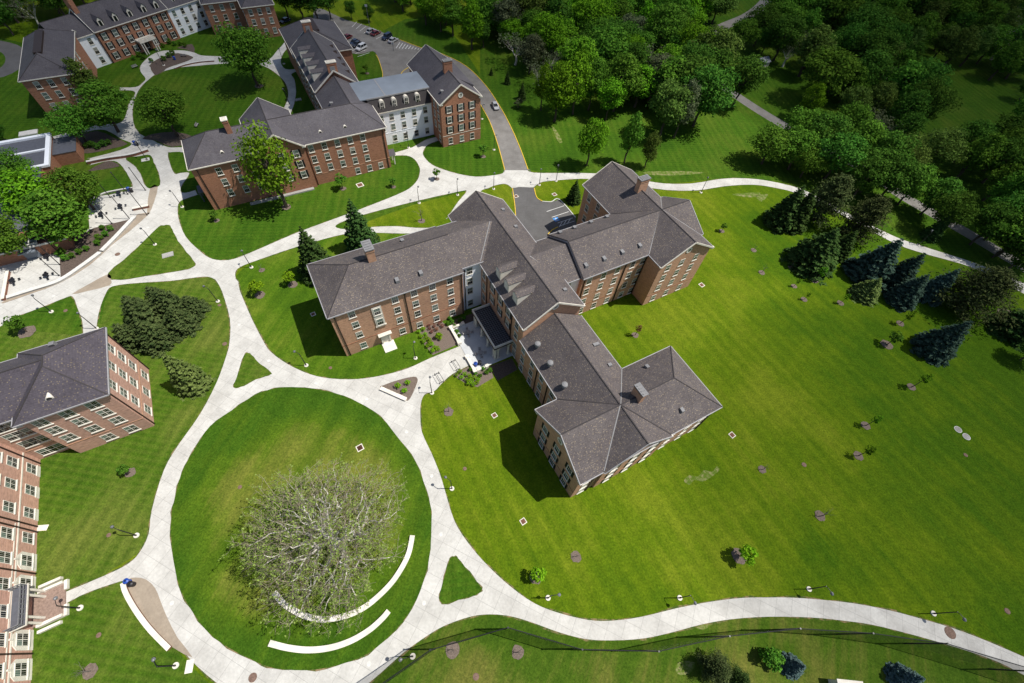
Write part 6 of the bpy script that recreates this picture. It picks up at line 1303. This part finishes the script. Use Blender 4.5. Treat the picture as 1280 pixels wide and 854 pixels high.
g = G(219, 75); bin_(g, 'blue_bin', 'blue bin by the bench bay of the far hall', 'blue_bin'); g = G(3, 327); bin_(g, 'blue_bin', 'blue bin at the left edge of the lower plaza', 'blue_bin')
def rack(px, label):
    x, y = G(*px); t = thing('bike_rack', label, 'bike rack', (x, y, 0.03), TH - R(90) + 0.06)
    mb = MB()
    for e in (-0.45, 0.45):
        mb.tube([(-1.15, e, 0), (-1.15, e, 0.75), (-1.0, e, 0.88), (1.0, e, 0.88), (1.15, e, 0.75), (1.15, e, 0)], [0.045] * 6, 6)
    for k in range(2): mb.tube([(-1.15 + 2.3 * k, -0.45, 0.4), (-1.15 + 2.3 * k, 0.45, 0.4)], [0.04, 0.04], 5)
    mb.build('rack_frame', 'black_metal', t)
    mb = MB()
    for e in (-0.45, 0.45):
        for k in (-1.15, 1.15): mb.box(k - 0.09, k + 0.09, e - 0.09, e + 0.09, 0, 0.02)
    mb.build('foot_plates', 'black_metal', t)
rack((569.5, 457.5), 'black bike rack nearest the patio wall'); rack((549, 473.5), 'black bike rack beside the lawn edge')
def table_set(uv, label, nm='grey round table'):
    X, Y = LW(*uv); t = thing('patio_table', 'grey round table ' + label, 'table', (X, Y, 0.1))
    mb = MB(); mb.tube([(0, 0, 0.7), (0, 0, 0.75)], [0.55, 0.55], 18); mb.build('tabletop', 'furniture_grey', t)
    mb = MB(); mb.tube([(0, 0, 0.03), (0, 0, 0.7)], [0.06, 0.06], 8); mb.tube([(0, 0, 0), (0, 0, 0.04)], [0.32, 0.3], 12); mb.build('pedestal', 'furniture_grey', t)
    for k in range(4):
        a = R(20 + 90 * k); c = thing('patio_chair', 'grey metal chair round the table ' + label, 'chair', (X + 0.95 * math.cos(a), Y + 0.95 * math.sin(a), 0.1), a - PI / 2, 'patio chairs')
        mb = MB(); mb.box(-.24, .24, -.24, .24, .42, .46); mb.build('seat', 'furniture_grey', c)
        mb = MB(); mb.box(-.24, .24, .22, .26, .5, .9); mb.build('backrest', 'furniture_grey', c)
        for sx in (-.21, .21):
            for sy in (-.21, .23): mb = MB(); mb.box(sx - .02, sx + .02, sy - .02, sy + .02, 0, .42 if sy < 0 else .9); mb.build('leg', 'furniture_grey', c)
table_set((22.0, 52.0), 'near the wall end of the patio'); table_set((22.2, 46.0), 'near the bins on the patio')
for px, lb in (((18, 353), 'on the lower plaza by the brick wall'), ((60, 346), 'on the lower plaza near the corner pole'), ((60, 322), 'on the lower plaza by the mulch bed'), ((128, 270), 'on the upper plaza by the tree shade'), ((152, 260), 'in the middle of the upper plaza'), ((150, 244), 'at the far edge of the upper plaza')):
    X, Y = G(*px); t = thing('plaza_table', 'dark table with attached seats ' + lb, 'table', (X, Y, 0.02))
    mb = MB(); mb.tube([(0, 0, .7), (0, 0, .76)], [.6, .6], 14); mb.build('tabletop', 'black_metal', t); mb = MB(); mb.tube([(0, 0, 0), (0, 0, .7)], [.12, .08], 8); mb.build('pedestal', 'black_metal', t)
    for k in range(4):
        a = R(45 + 90 * k); mb = MB(); cx_, cy_ = math.cos(a) * 1.15, math.sin(a) * 1.15; mb.tube([(cx_, cy_, .42), (cx_, cy_, .47)], [.27, .27], 10); mb.tube([(cx_, cy_, 0), (cx_, cy_, .42)], [.05, .05], 6); mb.build('seat', 'black_metal', t)

def bench(px, rot, label):
    X, Y = G(*px); t = thing('park_bench', label, 'bench', (X, Y, 0.03), rot)
    mb = MB()
    for k in range(4): mb.box(-.9, .9, -.25 + k * .13, -.15 + k * .13, .43, .47)
    mb.build('seat', 'furniture_grey', t); mb = MB()
    for k in range(3): mb.box(-.9, .9, .28, .32, .55 + k * .13, .65 + k * .13)
    mb.build('backrest', 'furniture_grey', t)
    for e in (-.75, .75): mb = MB(); mb.box(e - .03, e + .03, -.25, .32, 0, .43); mb.build('leg', 'black_metal', t)
bench((169.5, 85), R(60), 'dark bench on a paved bay near the far hall porch'); bench((230, 71), R(200), 'dark bench in the mulch bay of the oval walk'); bench((247, 158), R(100), 'grey bench on the quad grass by the mulch under the rounded tree')

# ------------------------------------------------------------------ cars
def car_proto(kind, paint):
    L_, Wd, Hh = (4.6, 1.8, 1.45) if kind == 'car' else (4.8, 1.9, 1.78)
    t = thing('parked_car', 'car', 'car'); x0 = -L_ / 2
    if kind == 'car': prof = [(0, .35), (.05, .62), (.25, .74), (1.1, .88), (L_ - .75, .92), (L_ - .1, .86), (L_, .6), (L_, .35)]; cab = [(1.15, .87), (1.95, Hh), (3.35, Hh), (L_ - .55, .9)]
    else: prof = [(0, .4), (.04, .75), (.2, .92), (1.15, 1.04), (L_ - .2, 1.08), (L_, .95), (L_, .4)]; cab = [(1.2, 1.03), (1.75, Hh), (L_ - .55, Hh), (L_ - .12, 1.06)]
    def loft(pr, w0, w1, mats, name, z_split):
        mb = MB(); n = len(pr); zs = [z for _, z in pr]; lo, hi = min(zs), max(zs); vs = []
        for sgn in (-1, 1):
            for x, z in pr: k = (z - lo) / (hi - lo); vs.append((x0 + x, sgn * (w0 + (w1 - w0) * k) / 2, z))
        mb.add(vs, [tuple(range(n)), tuple(range(2 * n - 1, n - 1, -1))] + [(i, n + i, n + (i + 1) % n, (i + 1) % n) for i in range(n)])
        return mb.build(name, mats, t)
    b = loft(prof, Wd, Wd * .94, paint, 'body', 0); bv = b.modifiers.new('round', 'BEVEL'); bv.width = 0.07; bv.segments = 2
    loft(cab, Wd * .93, Wd * .74, 'car_glass', 'windows', 0)
    mb = MB(); (xa, za), (xb, zb) = cab[1], cab[2]; mb.box(x0 + xa - .02, x0 + xb + .05, -Wd * .375, Wd * .375, Hh - .01, Hh + .045)
    for sgn in (-1, 1):
        for (p, q) in ((cab[0], cab[1]), (cab[2], cab[3])): mb.beam((x0 + p[0], sgn * Wd * (.465 if p[1] < Hh - .1 else .37), p[1]), (x0 + q[0], sgn * Wd * (.37 if q[1] > Hh - .1 else .465), q[1]), .08, .07)
        xm = (xa + xb) / 2; mb.beam((x0 + xm, sgn * Wd * .465, cab[0][1]), (x0 + xm, sgn * Wd * .372, Hh), .08, .06)
    mb.build('roof', paint, t)
    for wx_ in (x0 + .85, x0 + L_ - .85):
        for sy in (-1, 1):
            mb = MB(); mb.tube([(wx_, sy * (Wd / 2 - .2), .33), (wx_, sy * (Wd / 2 + .01), .33)], [.33, .33], 16); w = mb.build('wheel', 'rubber', t)
            mb = MB(); mb.tube([(wx_, sy * (Wd / 2), .33), (wx_, sy * (Wd / 2 + .025), .33)], [.2, .18], 12); mb.build('rim', 'rim_silver', w)
    for sy in (-1, 1):
        mb = MB(); mb.box(x0 - .02, x0 + .1, sy * Wd * .36 - .18, sy * Wd * .36 + .18, .6, .74); mb.build('headlight', 'light_clear', t)
        mb = MB(); mb.box(x0 + L_ - .08, x0 + L_ + .02, sy * Wd * .38 - .14, sy * Wd * .38 + .14, .66, .84); mb.build('tail_light', 'light_red', t)
        mb = MB(); mb.box(x0 + 1.35, x0 + 1.5, sy * Wd * .5 - .06 + sy * .06, sy * Wd * .5 + .06 + sy * .06, .9, 1.03); mb.build('mirror', paint, t)
    return t
def car(px, ang, kind, paint, label, group='parked cars'):
    t = car_proto(kind, paint); x, y = G(*px); t.location = (x, y, 0.035); t.rotation_euler = (0, 0, ang); t['label'] = label; t['group'] = group
def dirpx(a, b): A, Bq = G(*a), G(*b); return math.atan2(Bq[1] - A[1], Bq[0] - A[0])
ra = dirpx((460, 40), (476, 32)) 
car((464, 41), ra + PI, 'car', 'paint_silver', 'silver car parked in the upper row, leftmost'); car((470, 43.5), ra + PI, 'car', 'car_maroon', 'maroon car parked in the upper row beside silver car'); car((484, 48.5), ra, 'suv', 'car_navy', 'dark navy van parked in the upper row'); car((491.5, 52.5), ra + PI, 'car', 'paint_silver', 'silver car parked at the right end of upper row')
car((434, 49), ra, 'car', 'car_maroon', 'maroon car half hidden behind the hall roof'); car((443.5, 55), ra, 'car', 'car_navy', 'dark blue car parked in the lower row'); car((447, 57.5), ra, 'car', 'car_charcoal', 'charcoal car parked in the lower row'); car((452, 62), ra, 'suv', 'car_white', 'white truck parked at the end of the lower row')
car((619, 134.5), dirpx((600, 100), (624, 150)) + PI, 'car', 'paint_silver', 'silver car alone on the curved road beside the gabled block', 'cars on the road'); car((357, 28), ra, 'car', 'car_navy', 'dark car parked behind the dormered hall')

# ------------------------------------------------------------------ netting fence along the long walk
FT = [(44.89, 5.54), (34.46, 3.72), (24.28, 1.11), (13.81, 0.42), (3.55, 2.03), (-6.54, -1.37), (-15.5, -8.0)]
FR = [(44.89, 5.54), (55.4, 5.9), (65.94, 5.60), (78.2, 3.4), (92.0, 0.5)]
fn = thing('netting_fence', 'tall black netting fence on posts along the curved walk', 'fence', (24.28, 1.11, 0))
allp = FT[::-1] + FR[1:]
for i, (x, y) in enumerate(allp):
    mb = MB(); ox, oy = x - 24.28, y - 1.11; mb.tube([(ox, oy, -0.1), (ox, oy, 7.9)], [0.11, 0.09], 8); mb.tube([(ox, oy, 7.9), (ox, oy, 8.0)], [0.13, 0.13], 8); mb.build('post', 'black_metal', fn)
for (xa, ya), (xb, yb) in zip(allp[:-1], allp[1:]):
    a = (xa - 24.28, ya - 1.11); b = (xb - 24.28, yb - 1.11); mb = MB(); n = 8; vs = []
    for i in range(n + 1):
        t_ = i / n; sag = 0.25 * math.sin(PI * t_); x, y = a[0] + (b[0] - a[0]) * t_, a[1] + (b[1] - a[1]) * t_
        for z in (0.05, 2.6, 5.2, 7.75 - sag): vs.append((x, y + 0.12 * math.sin(PI * t_) * math.sin(z), z))
    mb.add(vs, [(4 * i + k, 4 * i + k + 1, 4 * i + 4 + k + 1, 4 * i + 4 + k) for i in range(n) for k in range(3)]); mb.build('net', 'netting', fn)
    mb = MB(); mb.tube([(a[0] + (b[0] - a[0]) * i / n, a[1] + (b[1] - a[1]) * i / n, 7.78 - 0.25 * math.sin(PI * i / n)) for i in range(n + 1)], [0.06] * (n + 1), 5); mb.build('top_cable', 'black_metal', fn)
# small white roofed box at the bottom edge
x, y = G(1052, 861); t = thing('storage_shed', 'small white shed roof at the bottom edge of the lawn', 'shed', (x, y, 0), 0.0)
mb = MB(); mb.box(-1.75, 1.75, -1.2, 1.0, 0, 2.1); mb.build('wall', 'stone_white', t); mb = MB(); mb.add([(-1.9, -1.35, 2.1), (1.9, -1.35, 2.1), (1.9, 1.15, 2.35), (-1.9, 1.15, 2.35), (-1.9, -1.35, 2.0), (1.9, -1.35, 2.0), (1.9, 1.15, 2.25), (-1.9, 1.15, 2.25)], [(0, 1, 2, 3), (7, 6, 5, 4), (0, 4, 5, 1), (1, 5, 6, 2), (2, 6, 7, 3), (3, 7, 4, 0)]); mb.build('roof', 'trim_white', t)

# small house roof glimpsed among the eastern trees
x, y = G(948, 84); t = thing('garden_shed', 'small pale shed among trees above the service road', 'shed', (x, y, 0), TH)
mb = MB(); mb.box(-3, 3, -2, 2, 0, 2.4); mb.build('wall', 'stone_white', t); mb = MB(); mb.add([(-3.3, -2.3, 2.4), (3.3, -2.3, 2.4), (3.3, 2.3, 2.4), (-3.3, 2.3, 2.4), (-3.3, 0, 3.7), (3.3, 0, 3.7)], [(0, 1, 5, 4), (2, 3, 4, 5), (1, 2, 5), (3, 0, 4), (3, 2, 1, 0)]); mb.build('roof', 'membrane_blue', t)

# ------------------------------------------------------------------ unseen clouds added towards the sun, shaped to darken the far corners like vignetting
SUN = Vector((math.cos(R(60)) * 0.9955, math.cos(R(60)) * 0.095, math.sin(R(60)))).normalized()
def shade_cloud_mat():
    m = bpy.data.materials.new('shade_cloud_vapour'); m.use_nodes = True; nt = m.node_tree; nt.nodes.clear()
    o = nt.nodes.new('ShaderNodeOutputMaterial'); v = nt.nodes.new('ShaderNodeVolumePrincipled'); v.inputs['Density'].default_value = CLOUD_D; v.inputs['Color'].default_value = (.95, .95, .96, 1)
    nt.links.new(v.outputs[0], o.inputs['Volume']); m.volume_intersection_method if False else None
    return m
CLOUD_D = 0.018
CM = shade_cloud_mat(); HC = 300.0
def shade_cloud(gx, gy, ax, ay, az, label, seed):
    """added unseen volume, placed so its shade is centred on ground point gx, gy"""
    bm = bmesh.new(); bmesh.ops.create_icosphere(bm, subdivisions=4, radius=1.0); r_ = random.Random(seed)
    dirs = [(Vector((r_.gauss(0, 1), r_.gauss(0, 1), r_.gauss(0, .6))).normalized(), r_.uniform(.12, .4), r_.uniform(3, 8)) for _ in range(16)]
    for v in bm.verts:
        n = v.co.normalized(); k = 0.86
        for d_, a_, p_ in dirs: k += a_ * max(0, n.dot(d_)) ** (p_ * 2) - 0.0
        v.co = Vector((n.x * k * ax, n.y * k * ay, n.z * k * az * (1.0 if n.z > 0 else .5)))
    me = bpy.data.meshes.new('shade_cloud'); bm.to_mesh(me); bm.free(); me.materials.append(CM)
    o = link('shade_cloud', me, None, (gx + SUN.x / SUN.z * HC, gy + SUN.y / SUN.z * HC, HC)); tag(o, label, 'shade_cloud', None, 'stuff'); return o
shade_cloud(235, 240, 145, 165, 60, 'thick added shade volume, unseen, darkening the eastern wood', 4)
shade_cloud(-150, 185, 130, 95, 42, 'thin added shade volume, unseen, darkening the far northwest hall', 9)
shade_cloud(60, 380, 200, 110, 20, 'long added shade volume, unseen, darkening the far wood', 14)
shade_cloud(150, 35, 85, 95, 32, 'thin small added shade volume, unseen, darkening the east lawn edge', 17)

# ------------------------------------------------------------------ light
w = bpy.data.worlds.new('World'); scene.world = w; w.use_nodes = True; nt = w.node_tree
bg = nt.nodes.get('Background') or nt.nodes.new('ShaderNodeBackground')
sky = nt.nodes.new('ShaderNodeTexSky'); sky.sky_type = 'NISHITA'; sky.sun_disc = False; sky.sun_elevation = R(60); sky.sun_rotation = math.atan2(SUN.x, SUN.y)
nt.links.new(sky.outputs[0], bg.inputs['Color']); bg.inputs['Strength'].default_value = 0.08
sl = bpy.data.lights.new('sun', 'SUN'); sl.energy = 4.6; sl.angle = R(0.5); sl.color = (1.0, 0.955, 0.88)
so = link('sun', sl, None, (60, 0, 200)); so.rotation_euler = (-SUN).to_track_quat('-Z', 'Y').to_euler()
scene.view_settings.view_transform = 'Standard'; scene.view_settings.look = 'None'; scene.view_settings.exposure = 0.28; scene.view_settings.gamma = 1.0; scene.view_settings.use_curve_mapping = False
cy = scene.cycles
cy.max_bounces = 6; cy.diffuse_bounces = 2; cy.glossy_bounces = 2; cy.transmission_bounces = 3; cy.volume_bounces = 0; cy.transparent_max_bounces = 12
cy.use_denoising = True
cy.use_adaptive_sampling = True; cy.adaptive_threshold = 0.015
